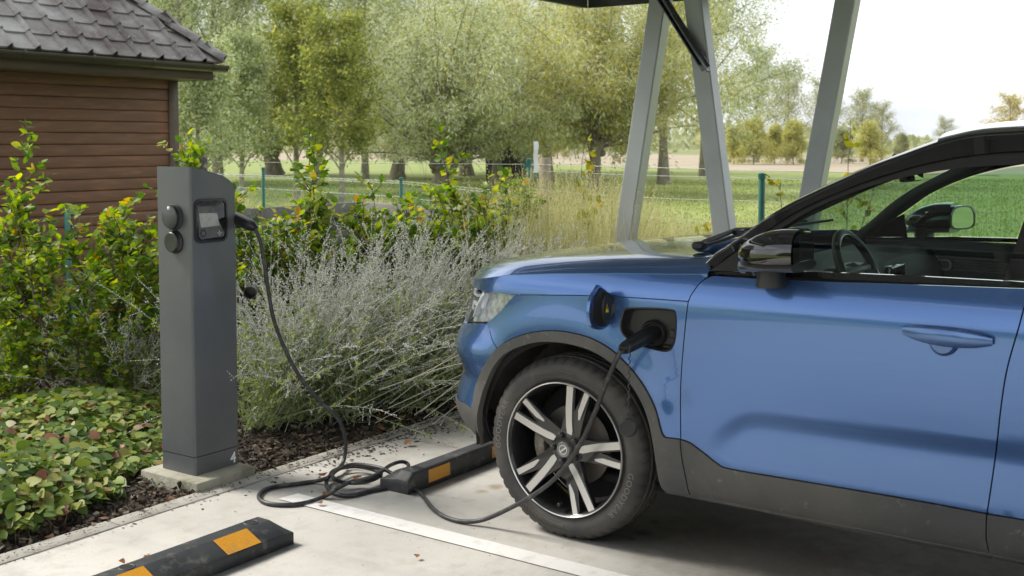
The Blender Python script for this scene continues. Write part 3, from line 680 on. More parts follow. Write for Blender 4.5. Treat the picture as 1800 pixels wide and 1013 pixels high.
m.add([(tx - .013, yq, tz - .014), (tx + .013, yq, tz - .014), (tx, yq, tz + .020)], [[0, 1, 2]]); m.build('warning_triangle', mat('warning_yellow', (.80, .62, .01), .5), li)
m = MB(); m.add([(tx - .001, yq - .001, tz + .010), (tx + .0045, yq - .001, tz + .010), (tx + .001, yq - .001, tz + .002), (tx + .004, yq - .001, tz + .002), (tx - .002, yq - .001, tz - .009), (tx, yq - .001, tz - .001), (tx - .004, yq - .001, tz - .001)], [[0, 1, 2, 3, 4, 5, 6]]); m.build('lightning_mark', black, li)
m = MB(); pa = lc + [.035, -.004, .0]; pb = shell(.285, .905, -.02); m.beam(pa, (pa + pb) / 2 + [0, .012, .002], .012, .048, (0, 0, 1), .004); m.beam((pa + pb) / 2 + [0, .012, .002], pb, .012, .05, (0, 0, 1), .004); m.build('hinge_arm', black, bw, smooth=30)

# --- wheels
tyre_m = rubber
rimd = mat('wheel_dark', (.016, .016, .017), .3, coat=.6)
rimb = mat('machined_alloy', (.66, .655, .64), .30, metal=.85, bump=.05, bscale=300, bdist=.0004)
def wheel(loc, s, text):
    w = bpy.data.objects.new('wheel', None)
    m = MB(); h = .1175; RO = .361
    prof = [(.0, .262), (-.010, .260), (-.018, .264), (-.018, .268), (-.010, .275), (-.003, .287), (.000, .305), (-.001, .318), (-.007, .332), (-.016, .345), (-.024, .351), (-.036, .357)]
    tread = []
    for a, d in [(-.050, 0), (-.054, .008), (-.062, .008), (-.066, 0), (-.092, 0), (-.096, .008), (-.105, .008), (-.109, 0), (-.126, 0), (-.130, .008), (-.139, .008), (-.143, 0), (-.169, 0), (-.173, .008), (-.181, .008), (-.185, 0)]:
        tread.append((a, RO - d - .003 * ((a + h) / h) ** 2))
    back = [(-2 * h - a, r) for a, r in prof[::-1]]
    pr = prof + tread + back; n = 192; k = len(pr); V = []
    # outward axis is s*x ; a measured from outer face
    for i in range(n):
        t = i * 2 * math.pi / n; slot = (i % 4 == 0)
        for j, (a, r) in enumerate(pr):
            rr = r
            if slot and (9 <= j <= 12 or k - 13 <= j <= k - 10): rr -= .007
            if slot and len(prof) + 4 <= j <= len(prof) + 11 and i % 8 == 0: rr = min(rr, RO - .004)
            V.append((s * a, rr * math.cos(t), rr * math.sin(t)))
    m.add(V, [[i * k + j, i * k + (j + 1) % k, ((i + 1) % n) * k + (j + 1) % k, ((i + 1) % n) * k + j] for i in range(n) for j in range(k)])
    COL.objects.link(w); w.parent = CAR; w.location = loc
    ty = m.build('tyre', tyre_m, w, smooth=38)
    dr = MB(); f = lambda a, d: (s * a, 0, 0)
    def ringl(mb, p): mb.lathe([(a, r) for a, r in p], (0, 0, 0), (s, 0, 0), 72, ref=(0, 1, 0))
    ringl(dr, [(-.004, .260), (-.012, .253), (-.03, .248), (-.10, .238), (-.19, .245), (-.21, .26)]); dr.build('rim', rimd, w, smooth=40)
    lp = MB(); ringl(lp, [(-.006, .2660), (-.001, .2655), (.001, .2635), (-.001, .2605), (-.006, .260)]); lp.build('rim_edge', rimb, w, smooth=40)
    def pz(r): return -.012 - .020 * (1 - min(r / .24, 1)) ** 1.2 + 0
    def fn(y, z, t): r = math.hypot(y, z); return (s * (pz(r) + t), y, z)
    A0 = R(75)
    for q in range(5):
        c = A0 + q * R(72); P = lambda r, a: (-s * -1 * 0 + r * math.cos(c + R(a)), r * math.sin(c + R(a)))
        # y axis of the car points left in the photo, so mirror the angle
        Q = lambda r, a: (-P(r * 1.042, a)[0], P(r * 1.042, a)[1])
        hub = MB()
        web = [Q(.245, 12), (Q(.150, 15)), Q(.062, 42), Q(.062, -42), Q(.140, -18), Q(.245, -12), Q(.240, -5), Q(.17, -1), Q(.15, 0), Q(.17, 1.5), Q(.240, 4)]
        hub.prism(web, fn, -.030, -.006); hub.build('spoke', rimd, w, smooth=25)
        b = MB()
        b.prism([Q(.247, 12.2), Q(.246, 5.6), Q(.175, 4.2), Q(.115, .5), Q(.075, -8), Q(.060, -10), Q(.060, 10), Q(.085, 13.5), Q(.150, 13.6)], fn, -.006, .0005)
        b.prism([Q(.247, -6.4), Q(.247, -11.6), Q(.19, -12.2), Q(.135, -13.5), Q(.130, -11), Q(.165, -6.0)], fn, -.006, .0005)
        b.build('spoke_face', rimb, w, smooth=25)
    m = MB(); m.lathe([(-.08, .075), (-.034, .078), (-.030, .066), (-.026, .030), (-.026, 0)], (0, 0, 0), (s, 0, 0), 40); m.build('hub', rimd, w, smooth=40)
    for q in range(5):
        a = R(39 + 72 * q); m = MB(); m.lathe([(-.03, .0125), (-.012, .0125), (-.009, .009), (-.011, 0)], (0, -.055 * math.cos(a), .055 * math.sin(a)), (s, 0, 0), 6); m.build('lug_nut', black, w)
    m = MB(); m.lathe([(-.03, .031), (-.008, .031), (-.004, .028), (-.006, .021), (-.008, 0)], (0, 0, 0), (s, 0, 0), 32); cap = m.build('centre_cap', mat('cap_grey', (.20, .20, .20), .35, metal=.5), w, smooth=40)
    m = MB(); m.lathe([(-.0065, .019), (-.0045, .019), (-.0045, .0155), (-.0065, .0155)], (0, 0, 0), (s, 0, 0), 28)
    m.box((s * -.0045, 0, 0), (.003, .034, .006), 0, Matrix.Rotation(R(-38 if s < 0 else 38), 3, 'X')); m.build('cap_emblem', chrome, cap, smooth=40)
    m = MB(); m.lathe([(-.105, .155), (-.100, .158), (-.100, .07), (-.08, .065), (-.08, 0)], (0, 0, 0), (s, 0, 0), 48); m.build('brake_disc', mat('disc_steel', (.12, .115, .11), .5, metal=.6, col2=(.13, .10, .075), nscale=30), w, smooth=40)
    m = MB()
    for a in np.linspace(R(158), R(212), 6): m.box((s * -.085, -.150 * math.cos(a), .150 * math.sin(a)), (.05, .05, .045), .01, Matrix.Rotation(-a if 1 else 0, 3, 'X'), 2)
    m.build('brake_caliper', mat('caliper_grey', (.26, .26, .25), .5, metal=.4, col2=(.15, .13, .1), nscale=20), w, smooth=40)
    m = MB(); m.lathe([(-.03, .007), (-.005, .007), (-.003, .005), (-.003, 0)], (0, .02, -.222), (s, 0, 0), 12); m.build('tyre_valve', black, w, smooth=40)
    m = MB(); m.lathe([(-.20, .236), (-.20, 0)], (0, 0, 0), (s, 0, 0), 32); m.build('hub_backing', under, w)
    if text:
        lettm = mat('tyre_lettering', (.15, .14, .125), .6)
        m = MB()
        def word(txt, a_mid, size, r0, spread):
            m = MB()
            cu = bpy.data.curves.new('t', 'FONT'); cu.body = txt; cu.size = size; cu.extrude = .0006; cu.align_x = 'CENTER'; cu.space_character = spread; cu.resolution_u = 2
            ob = bpy.data.objects.new('t', cu); COL.objects.link(ob); bpy.context.view_layer.update()
            me = bpy.data.meshes.new_from_object(ob.evaluated_get(bpy.context.evaluated_depsgraph_get())); V = np.array([v.co[:] for v in me.vertices]); F = [list(p.vertices) for p in me.polygons]
            bpy.data.objects.remove(ob); bpy.data.curves.remove(cu); bpy.data.meshes.remove(me)
            ang = a_mid - V[:, 0] / r0; rr = r0 + V[:, 1]
            # seen from outside, angle counter-clockwise as in the photo
            X = np.interp(rr, [.287, .305, .318, .332], [-.003, 0, -.001, -.007])
            m.add(np.stack([s * (X + .0009 + V[:, 2]), -rr * np.cos(ang), rr * np.sin(ang)], 1), F); m.build('tyre_lettering', lettm, w)
        word('GOODYEAR', R(168), .034, .296, 1.12); word('GOODYEAR', R(-27), .034, .296, 1.12)
        for a0 in (R(115), R(-90)):
            for q in range(26):
                a = a0 - q * R(1.5); r0, r1 = .293, .318
                p0 = (s * .0012, -r0 * math.cos(a), r0 * math.sin(a)); p1 = (s * .0008, -r1 * math.cos(a + R(3)), r1 * math.sin(a + R(3))); m.beam(p0, p1, .0016, .0020, (s, 0, 0))
            m.build('tyre_sidewall_ribs', lettm, w); m = MB()
        for rr in (.286, .322):
            pass
    return w
wheel((-.917, -.004, .353), -1, True)
wheel((.917, 0, .358), 1, False)
wheel((-.917, -2.702, .358), -1, False)
wheel((.917, -2.702, .358), 1, False)
# ------------------------------------------------------------------ ground
rng = np.random.default_rng(7); rnd = random.Random(3)
def sheet(name, pts, z, m, kind='structure'):
    return tag(MB().add([(p[0], p[1], z) for p in pts], [list(range(len(pts)))]).build(name, m), kind=kind)
grassm = mat('meadow_grass', (.20, .255, .055), .9, col2=(.27, .30, .10), nscale=.35, lo=.35, hi=.7, col3=(.14, .19, .045), n3=2.2, lo3=.45, hi3=.75, bump=.6, bscale=9, bdist=.05)
ploughm = mat('ploughed_soil', (.38, .325, .235), .95, col2=(.29, .24, .17), nscale=.25, lo=.3, hi=.7, bump=.8, bscale=2.5, bdist=.1, stretch=(.2, 1.2, 1))
farm = mat('far_field', (.20, .25, .09), .95, col2=(.28, .25, .13), nscale=.01, lo=.4, hi=.6)
soilm = mat('bed_soil', (.045, .033, .024), .95, col2=(.09, .07, .05), nscale=24, lo=.4, hi=.7, bump=1, bscale=60, bdist=.02)
sheet('meadow', [(-900, -900), (1500, -900), (1500, 1500), (-900, 1500)], -.05, grassm)
A = [(-500, 118), (560, 100), (900, 92), (1300, 62), (2400, 50)]; B_ = [(2400, 90), (1300, 128), (900, 240), (560, 270), (-500, 300)]
sheet('ploughed_field', [gat(*p) for p in A + B_], -.04, ploughm)
sheet('far_field', [gat(*p) for p in [(-500, 300), (560, 270), (900, 240), (1300, 128), (2400, 90), (3000, 900), (900, 1300), (-800, 900)]], -.03, farm)
sheet('soil_bed', [(-4, 3.94), (8.4, 3.94), (8.6, 6.9), (5.2, 7.2), (-4, 7.2)], -.018, soilm)
# concrete with cracks and stains
def concrete():
    m = bpy.data.materials.new('pale_concrete'); m.use_nodes = True; t = m.node_tree; b = t.nodes['Principled BSDF']; k = t.links.new
    c = N(t, 'ShaderNodeTexCoord').outputs['Object']
    def noise(sc, det=6, ro=.6):
        n = N(t, 'ShaderNodeTexNoise'); n.inputs['Scale'].default_value = sc; n.inputs['Detail'].default_value = det; n.inputs['Roughness'].default_value = ro; k(c, n.inputs['Vector']); return n.outputs['Fac']
    def mr(s, a, bb, lo=0, hi=1):
        r = N(t, 'ShaderNodeMapRange'); r.inputs[1].default_value = a; r.inputs[2].default_value = bb; r.inputs[3].default_value = lo; r.inputs[4].default_value = hi; k(s, r.inputs[0]); return r.outputs[0]
    def mixc(f, a, bb):
        x = N(t, 'ShaderNodeMix', data_type='RGBA'); k(f, x.inputs[0])
        for i, v in ((6, a), (7, bb)):
            if isinstance(v, tuple): x.inputs[i].default_value = (*v, 1)
            else: k(v, x.inputs[i])
        return x.outputs[2]
    col = mixc(mr(noise(1.1), .35, .65), (.51, .50, .47), (.41, .40, .375))
    col = mixc(mr(noise(9, 8), .5, .75), col, (.35, .335, .305))
    col = mixc(mr(noise(160, 3), .60, .72), col, (.32, .305, .275))
    mpp = N(t, 'ShaderNodeMapping'); mpp.inputs['Scale'].default_value = (4, .45, 1); k(c, mpp.inputs[0]); nn_ = N(t, 'ShaderNodeTexNoise'); nn_.inputs['Scale'].default_value = 1.6; nn_.inputs['Detail'].default_value = 7; k(mpp.outputs[0], nn_.inputs['Vector'])
    col = mixc(mr(nn_.outputs['Fac'], .52, .80), col, (.36, .35, .33))
    sp = N(t, 'ShaderNodeTexVoronoi'); sp.inputs['Scale'].default_value = 14; k(c, sp.inputs['Vector'])
    col = mixc(mr(sp.outputs['Distance'], .05, .03), col, (.17, .14, .10))
    # oil and dirt stains near the wheel, broader brown patches around the car
    sx = N(t, 'ShaderNodeSeparateXYZ'); k(c, sx.inputs[0])
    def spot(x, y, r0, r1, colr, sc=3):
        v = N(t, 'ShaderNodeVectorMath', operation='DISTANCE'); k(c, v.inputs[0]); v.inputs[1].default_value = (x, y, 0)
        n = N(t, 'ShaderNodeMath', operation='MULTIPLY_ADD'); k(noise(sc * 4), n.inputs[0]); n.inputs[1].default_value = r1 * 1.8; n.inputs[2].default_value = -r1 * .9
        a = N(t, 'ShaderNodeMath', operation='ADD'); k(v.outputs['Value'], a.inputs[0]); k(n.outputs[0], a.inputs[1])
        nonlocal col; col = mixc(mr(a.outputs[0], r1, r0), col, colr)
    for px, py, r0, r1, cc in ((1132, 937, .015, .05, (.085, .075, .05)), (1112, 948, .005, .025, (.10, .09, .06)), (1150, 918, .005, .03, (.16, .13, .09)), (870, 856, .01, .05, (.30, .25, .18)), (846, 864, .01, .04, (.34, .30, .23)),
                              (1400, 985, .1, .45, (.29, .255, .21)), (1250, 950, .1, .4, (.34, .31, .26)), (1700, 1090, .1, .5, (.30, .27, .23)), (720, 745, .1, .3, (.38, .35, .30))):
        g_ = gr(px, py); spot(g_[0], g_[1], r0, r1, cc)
    # jagged crack between the slab and the edge strip
    nz = N(t, 'ShaderNodeTexNoise'); nz.inputs['Scale'].default_value = 3.5; nz.inputs['Detail'].default_value = 8; k(c, nz.inputs['Vector'])
    q = N(t, 'ShaderNodeMath', operation='MULTIPLY_ADD'); k(nz.outputs['Fac'], q.inputs[0]); q.inputs[1].default_value = .05; q.inputs[2].default_value = -3.905
    a = N(t, 'ShaderNodeMath', operation='ADD'); k(sx.outputs[1], a.inputs[0]); k(q.outputs[0], a.inputs[1]); ab = N(t, 'ShaderNodeMath', operation='ABSOLUTE'); k(a.outputs[0], ab.inputs[0])
    cw = N(t, 'ShaderNodeMath', operation='MULTIPLY'); k(mr(noise(2.3, 4), .42, .6, .3, 1), cw.inputs[0]); cw.inputs[1].default_value = .004
    dv = N(t, 'ShaderNodeMath', operation='DIVIDE'); k(ab.outputs[0], dv.inputs[0]); k(cw.outputs[0], dv.inputs[1])
    col = mixc(mr(dv.outputs[0], 1.2, .6), col, (.13, .12, .10))
    k(col, b.inputs['Base Color']); b.inputs['Roughness'].default_value = .85
    bp = N(t, 'ShaderNodeBump'); bp.inputs['Strength'].default_value = .35; bp.inputs['Distance'].default_value = .004; k(noise(90, 8), bp.inputs['Height']); k(bp.outputs[0], b.inputs['Normal'])
    return m
conc = concrete()
kerbm = mat('kerb_concrete', (.40, .385, .35), .88, col2=(.27, .255, .22), nscale=5, lo=.35, hi=.7, bump=.4, bscale=80, bdist=.004, dust=((.14, .13, .09), 14, .58, .75))
MB().box((0, -1.0, -.15), (17, 9.76, .30)).build('tmp', conc)
o = bpy.data.objects['tmp']; o.name = 'parking_surface'; tag(o, kind='structure')
kb = MB()
for i in range(13):
    x0 = -4.2 + i * 1.0
    if x0 < 8.4: kb.box((x0 + .5, 3.932, -.09), (.994, .098, .19), .006, None, 2)
tag(kb.build('kerb', kerbm, smooth=40), kind='structure')
paintw = mat('road_paint', (.74, .73, .71), .7, col2=(.56, .55, .52), nscale=14, lo=.5, hi=.75, dust=((.60, .58, .54), 60, .62, .75))
q = [gr(490, 878), gr(541, 873)]
lx0, lx1 = 3.402, 3.50
tag(MB().add([(lx0, -3, .004), (lx1, -3, .004), (lx1 + .005, 3.60, .004), (lx0, 3.615, .004)], [[0, 1, 2, 3]]).build('parking_line', paintw), kind='structure')
tag(MB().add([(lx0 + 2.9, -3, .004), (lx1 + 2.9, -3, .004), (lx1 + 2.9, 3.61, .004), (lx0 + 2.9, 3.61, .004)], [[0, 1, 2, 3]]).build('parking_line', paintw), kind='structure')

# ------------------------------------------------------------------ rubber wheel stops
rub2 = mat('stop_rubber', (.020, .022, .026), .5, col2=(.05, .052, .055), nscale=6, lo=.4, hi=.75, bump=.5, bscale=160, bdist=.002, dust=((.16, .15, .13), 18, .55, .78))
def stop(name, label, xe, y0, flip, hand):
    s = -1 if flip else 1; L_ = 1.65
    t = thing(name, label, 'wheel stop', (xe, y0, 0), 0, 'rubber wheel stops on the concrete')
    prof = [(0, 0), (0, .050), (.088, .090), (.152, .090), (.162, .082), (.165, 0)]
    m = MB(); V = []
    for x, f in ((0, 0), (.004, .3), (.045, 1), (L_ - .045, 1), (L_ - .004, .3), (L_, 0)):
        for y, z in prof: V.append((hand * x, s * y, z if f == 1 else min(z, .045 + .045 * f * (z > .06)) if f > 0 else min(z, .045)))
    n = 6; F = [[i * n + j, i * n + (j + 1) % n, (i + 1) * n + (j + 1) % n, (i + 1) * n + j] for i in range(5) for j in range(n)] + [list(range(n)), list(range(5 * n, 6 * n))]
    b = bmesh.new(); vs = [b.verts.new(v) for v in V]; [b.faces.new([vs[i] for i in f]) for f in F]; bmesh.ops.recalc_face_normals(b, faces=b.faces); bmesh.ops.bevel(b, geom=b.edges[:], offset=.003, segments=2, affect='EDGES', profile=.5)
    MB().bm(b).build('body', rub2, t, smooth=35)
    for x in (.108, .67, 1.54):
        m = MB(); m.lathe([(.0005, .026), (.0012, .022), (.0014, .0)], (hand * x, s * .120, .0902), (0, 0, 1), 24); m.build('bolt_hole', under, t)
        m = MB(); m.lathe([(.0, .022), (.003, .025), (.002, .029), (0, .030)], (hand * x, s * .120, .0902), (0, 0, 1), 24); m.build('hole_rim', rub2, t, smooth=60)
    return t
w1 = stop('wheel_stop', 'black rubber wheel stop in the empty bay at the front, nearest the viewer', 3.056, 3.163, False, -1)
w2 = stop('wheel_stop', 'black rubber wheel stop in front of the car, beside the coiled cable', 3.774, 3.357, True, 1)
for xa, xb in ((2.732, 2.893), (2.265, 2.426), (1.62, 1.78)):        # on the sloping face
    def q(x, f): return (x - 3.056, f * .088 - .0012, .0503 + f * .040 + .0012)
    MB().add([q(xa, .04), q(xb, .04), q(xb, .97), q(xa, .97)], [[0, 1, 2, 3]]).build('reflector_panel', yellow, w1)
for xa, xb in ((3.915, 4.072), (4.40, 4.56), (5.0, 5.16)):           # on the upright face
    MB().add([(xa - 3.774, -.1668, .020), (xb - 3.774, -.1668, .020), (xb - 3.774, -.1642, .078), (xa - 3.774, -.1642, .078)], [[0, 1, 2, 3]]).build('reflector_panel', yellow, w2)

# ------------------------------------------------------------------ charging post
cg = mat('charger_grey', (.112, .120, .128), .42, metal=.2, bump=.12, bscale=1400, bdist=.0005, col2=(.132, .138, .142), nscale=2, dust=((.15, .145, .13), 60, .66, .8))
CH = thing('charging_post', 'dark grey charging post with a small screen and two round sockets', 'charging station', (3.455, 4.185, .044))
ox, oy, oz = 3.455, 4.185, .044
topz = [(3.325, 1.44), (3.40, 1.4255), (3.472, 1.408), (3.515, 1.394), (3.545, 1.378), (3.566, 1.360), (3.579, 1.338), (3.585, 1.312)]
def postpart(name, profile, bev):
    m = MB(); m.prism([(x - ox, z - oz) for x, z in profile], lambda a, b, t: (a, t, b), 4.065 - oy, 4.302 - oy)
    b = bmesh.new(); vs = [b.verts.new(v) for v in m.v[0]]
    for F in m.f:
        for f in F: b.faces.new([vs[i] for i in f])
    bmesh.ops.recalc_face_normals(b, faces=b.faces)
    ed = [e for e in b.edges if abs(e.verts[0].co.x - e.verts[1].co.x) < 1e-5 and abs(e.verts[0].co.y - e.verts[1].co.y) < 1e-5 and e.calc_length() > .05]
    bmesh.ops.bevel(b, geom=ed, offset=.013, segments=6, affect='EDGES', profile=.5)
    bmesh.ops.recalc_face_normals(b, faces=b.faces)
    return MB().bm(b).build(name, cg, CH, smooth=32)
postpart('body', [(3.325, .130)] + topz + [(3.585, .130)], 0)
postpart('base_section', [(3.3265, .044), (3.3265, .1265), (3.5835, .1265), (3.5835, .044)], 0)
m = MB(); m.box((0, -.0015, .0845), (.235, .215, .02)); m.build('seam', under, CH)
def rrect(x0, x1, z0, z1, r, n=6):
    o = []
    for cx, cz, a0 in ((x1 - r, z1 - r, 0), (x0 + r, z1 - r, 90), (x0 + r, z0 + r, 180), (x1 - r, z0 + r, 270)):
        for i in range(n + 1): a = R(a0 + 90 * i / n); o.append((cx + r * math.cos(a), cz + r * math.sin(a)))
    return o
Yf = 4.065
def face(name, poly, y, m, par=CH, th=.0012):
    q = MB(); q.prism([(a - ox, b - oz) for a, b in poly], lambda a, b, t: (a, t, b), y - oy, y - th - oy); return q.build(name, m, par, smooth=20)
bez = mat('screen_bezel', (.012, .013, .014), .35)
face('screen_window', rrect(3.348, 3.523, 1.104, 1.288, .028), Yf, mat('dark_window', (.006, .007, .008), .12, coat=.6, col2=(.03, .03, .03), nscale=20, lo=.55, hi=.8), th=.0015)
m = MB(); a_ = rrect(3.340, 3.530, 1.096, 1.295, .034); b_ = rrect(3.351, 3.520, 1.107, 1.285, .026); n = len(a_)
V = [(a - ox, Yf - oy, b - oz) for a, b in a_] + [(a - ox, Yf - .006 - oy, b - oz) for a, b in [(x * .97 + xx * .03, z * .97 + zz * .03) for (x, z), (xx, zz) in zip(a_, b_)]] + [(a - ox, Yf - .007 - oy, b - oz) for a, b in b_] + [(a - ox, Yf - .001 - oy, b - oz) for a, b in b_]
m.add(V, [[i * n + j, i * n + (j + 1) % n, (i + 1) * n + (j + 1) % n, (i + 1) * n + j] for i in range(3) for j in range(n)]); m.build('screen_frame', bez, CH, smooth=35)
pn = face('reader_panel', [(3.361, 1.262), (3.437, 1.260), (3.450, 1.250), (3.512, 1.135), (3.508, 1.120), (3.380, 1.113), (3.368, 1.125)], Yf - .0018, mat('reader_grey', (.13, .13, .125), .4, col2=(.08, .08, .08), nscale=30, lo=.4, hi=.7))
face('display', [(3.367, 1.231), (3.470, 1.228), (3.483, 1.170), (3.378, 1.167)], Yf - .0032, mat('display_grey', (.40, .40, .38), .3, col2=(.28, .28, .27), nscale=40, lo=.5, hi=.7, coat=.4), pn)
face('card_reader', [(3.389 + .017 * math.cos(a), 1.140 + .017 * math.sin(a)) for a in np.arange(20) * math.pi / 10], Yf - .0032, bez, pn)
face('card_reader_ring', [(3.389 + .010 * math.cos(a), 1.140 + .010 * math.sin(a)) for a in np.arange(20) * math.pi / 10], Yf - .0046, cg, pn)
lw = mat('print_white', (.62, .62, .60), .5)
m = MB(); cx, cz = 3.484 - ox, 1.136 - oz
m.add([(cx - .002, Yf - .0036 - oy, cz - .012), (cx + .002, Yf - .0036 - oy, cz - .012), (cx + .002, Yf - .0036 - oy, cz - .003), (cx - .002, Yf - .0036 - oy, cz - .003),
       (cx - .002, Yf - .0036 - oy, cz + .003), (cx + .002, Yf - .0036 - oy, cz + .003), (cx + .002, Yf - .0036 - oy, cz + .012), (cx - .002, Yf - .0036 - oy, cz + .012),
       (cx - .012, Yf - .0036 - oy, cz - .002), (cx - .003, Yf - .0036 - oy, cz - .002), (cx - .003, Yf - .0036 - oy, cz + .002), (cx - .012, Yf - .0036 - oy, cz + .002),
       (cx + .003, Yf - .0036 - oy, cz - .002), (cx + .012, Yf - .0036 - oy, cz - .002), (cx + .012, Yf - .0036 - oy, cz + .002), (cx + .003, Yf - .0036 - oy, cz + .002)], [[0, 1, 2, 3], [4, 5, 6, 7], [8, 9, 10, 11], [12, 13, 14, 15]]); m.build('target_mark', lw, pn)
for zz, rr, dd in ((1.214, .058, .034), (1.101, .049, .030)):
    m = MB(); m.lathe([(0, rr + .004), (.008, rr + .004), (.012, rr), (dd - .010, rr * .97), (dd - .003, rr * .93), (dd, rr * .85), (dd - .001, 0)] if zz < 1.2 else [(0, rr), (dd * .6, rr), (dd * .62, rr * .98), (dd * .64, rr * .90), (dd, rr * .87), (dd + .002, rr * .80), (dd + .002, 0)], (3.325 - ox, 4.172 - oy, zz - oz), (-1, 0, 0), 40)
    s_ = m.build('socket', mat('socket_grey', (.05, .055, .06) if zz > 1.2 else (.016, .016, .017), .38, coat=.2), CH, smooth=35)
    if zz > 1.2:
        q = MB(); q.box((3.325 - ox - dd - .0022, 4.172 - oy, zz - oz + .040), (.0012, .016, .016)); q.build('mark', lw, s_)
        q = MB(); q.lathe([(dd * .64, rr * .99), (dd + .001, rr * .965), (dd + .001, rr * .90), (dd * .64, rr * .90)], (3.325 - ox, 4.172 - oy, zz - oz), (-1, 0, 0), 24, a0=R(185), a1=R(355), ref=(0, 0, 1)); q.build('hinge_rim', bez, s_, smooth=40)
def textmesh(txt, size, fn, name, m, par, ext=.0004):
    cu = bpy.data.curves.new('t', 'FONT'); cu.body = txt; cu.size = size; cu.extrude = ext; cu.align_x = 'CENTER'; cu.offset = .0012
    ob = bpy.data.objects.new('t', cu); COL.objects.link(ob); bpy.context.view_layer.update()
    me = bpy.data.meshes.new_from_object(ob.evaluated_get(bpy.context.evaluated_depsgraph_get())); V = np.array([v.co[:] for v in me.vertices]); F = [list(p.vertices) for p in me.polygons]
    bpy.data.objects.remove(ob); bpy.data.curves.remove(cu); bpy.data.meshes.remove(me)
    return MB().add(np.array([fn(*v) for v in V]), F).build(name, m, par)
textmesh('4', .068, lambda a, b, t: (3.546 + a - ox, Yf - .0016 - t - oy, .058 + b - oz), 'number', mat('number_white', (.90, .90, .88), .5), CH)
m = MB(); m.lathe([(0, .046), (.03, .046), (.036, .040), (.036, 0)], (3.585 - ox, 4.205 - oy, 1.222 - oz), (1, 0, 0), 32); m.build('socket', bez, CH, smooth=35)
fm = mat('footing_concrete', (.42, .40, .33), .9, col2=(.27, .26, .19), nscale=11, lo=.35, hi=.7, bump=1, bscale=120, bdist=.006, dust=((.12, .13, .06), 6, .55, .75))
m = MB(); m.box((3.425, 4.165, -.053), (.345, .39, .195), .008, None, 2)
tag(m.build('concrete_footing', fm, smooth=40), 'mossy concrete footing slab under the grey charging post', 'footing')

# ------------------------------------------------------------------ charging cable
CB = thing('charging_cable', 'black charging cable coiled on the concrete, running from the post to the car', 'cable')
cabm = mat('cable_rubber', (.028, .028, .030), .42, dust=((.12, .115, .10), 25, .5, .8))
plugm = mat('plug_plastic', (.012, .013, .015), .38, bump=.1, bscale=500, bdist=.001)
def dep(p): return float((np.asarray(p) - _c) @ _f)
g0 = gr(605, 806, .05); d1 = dep(g0); hang = [(448, 400), (458, 425), (463, 452), (468, 485), (474, 525), (482, 565), (500, 612), (524, 658), (557, 700), (591.7, 733), (602, 752), (608, 780), (605, 808)]
path = [dp(x, y, 5.20 + (d1 - 5.20) * sstep(0, 1, (y - 400) / 408.)) for x, y in hang]
coil = [(597, 822, 1), (577.8, 839, 1), (573.6, 851, 0), (580.6, 864, 0), (600, 871, 0), (622, 870, 0), (650, 862.5, 0), (678, 857, 0), (700, 843, 0), (714, 828, 0), (718, 817, 0), (705.6, 811.7, 1), (686, 818, 1), (672, 828, 2), (650, 840, 2), (616.7, 847, 1),
        (591.7, 859.7, 2), (572, 872, 0), (544.4, 882, 0), (511, 887.5, 0), (472, 885.6, 0), (455, 876, 0), (460, 864, 0), (480.6, 855.6, 0), (516.7, 851, 0), (555.6, 846, 0), (578, 839, 2), (583, 830, 1), (596, 824, 1), (622, 820, 1), (650, 824, 1), (668, 832, 1), (660, 842, 1), (630, 849, 1), (603, 848, 1), (585, 840, 3),
        (588, 830, 2), (604, 821, 2), (622, 816.5, 2), (650, 819, 2), (675, 825, 2), (694, 836, 1), (714, 848, 1), (739, 866.7, 0), (758, 891.7, 0), (780.6, 908, 0), (811, 917, 0), (850, 914, 0)]
path += [gr(x, y, .0105 + k * .017) for x, y, k in coil]
sp3 = inv(shell, 1143, 588, (.40, .88)); sock = shell(*sp3, 0) + O3; dpl = dep(sock) - .12
ga = gr(900, 891.7, .03); da = dep(ga)
rise = [(900, 891.7), (940, 869), (975, 842), (1003, 808), (1026, 770), (1045, 728), (1062, 683), (1079, 642), (1092, 615)]
pe = dp(1103, 600, dpl); path = [p if p[0] < 3.63 else on(*proj(p), 0, 3.63) for p in path[-3:]] and path[:-3] + [p if p[0] < 3.63 else on(*proj(p), 0, 3.63) for p in path[-3:]]
path += [on(x, y, 0, 3.635 + (pe[0] - 3.635) * (i / 8) ** 2) for i, (x, y) in enumerate(rise)]
P = crom(np.array(path), 7)
for it in range(3): P[1:-1] = P[1:-1] * .5 + (P[:-2] + P[2:]) * .25
P[:, 2] = np.maximum(P[:, 2], .0095)
MB().tube(P, .0092, 10).build('cable', cabm, CB, smooth=60)
# plug at the post
pa = np.array([3.622, 4.205, 1.222]); pb = path[0]; dd = nrm(pb - pa)
m = MB(); m.tube([pa, pa + (pb - pa) * .12, pa + (pb - pa) * .22, pa + (pb - pa) * .5, pa + (pb - pa) * .80, pa + (pb - pa) * .95, pb, pb + dd * .01], [.030, .031, .027, .029, .028, .024, .014, .010], 20); m.build('post_plug', plugm, CB, smooth=50)
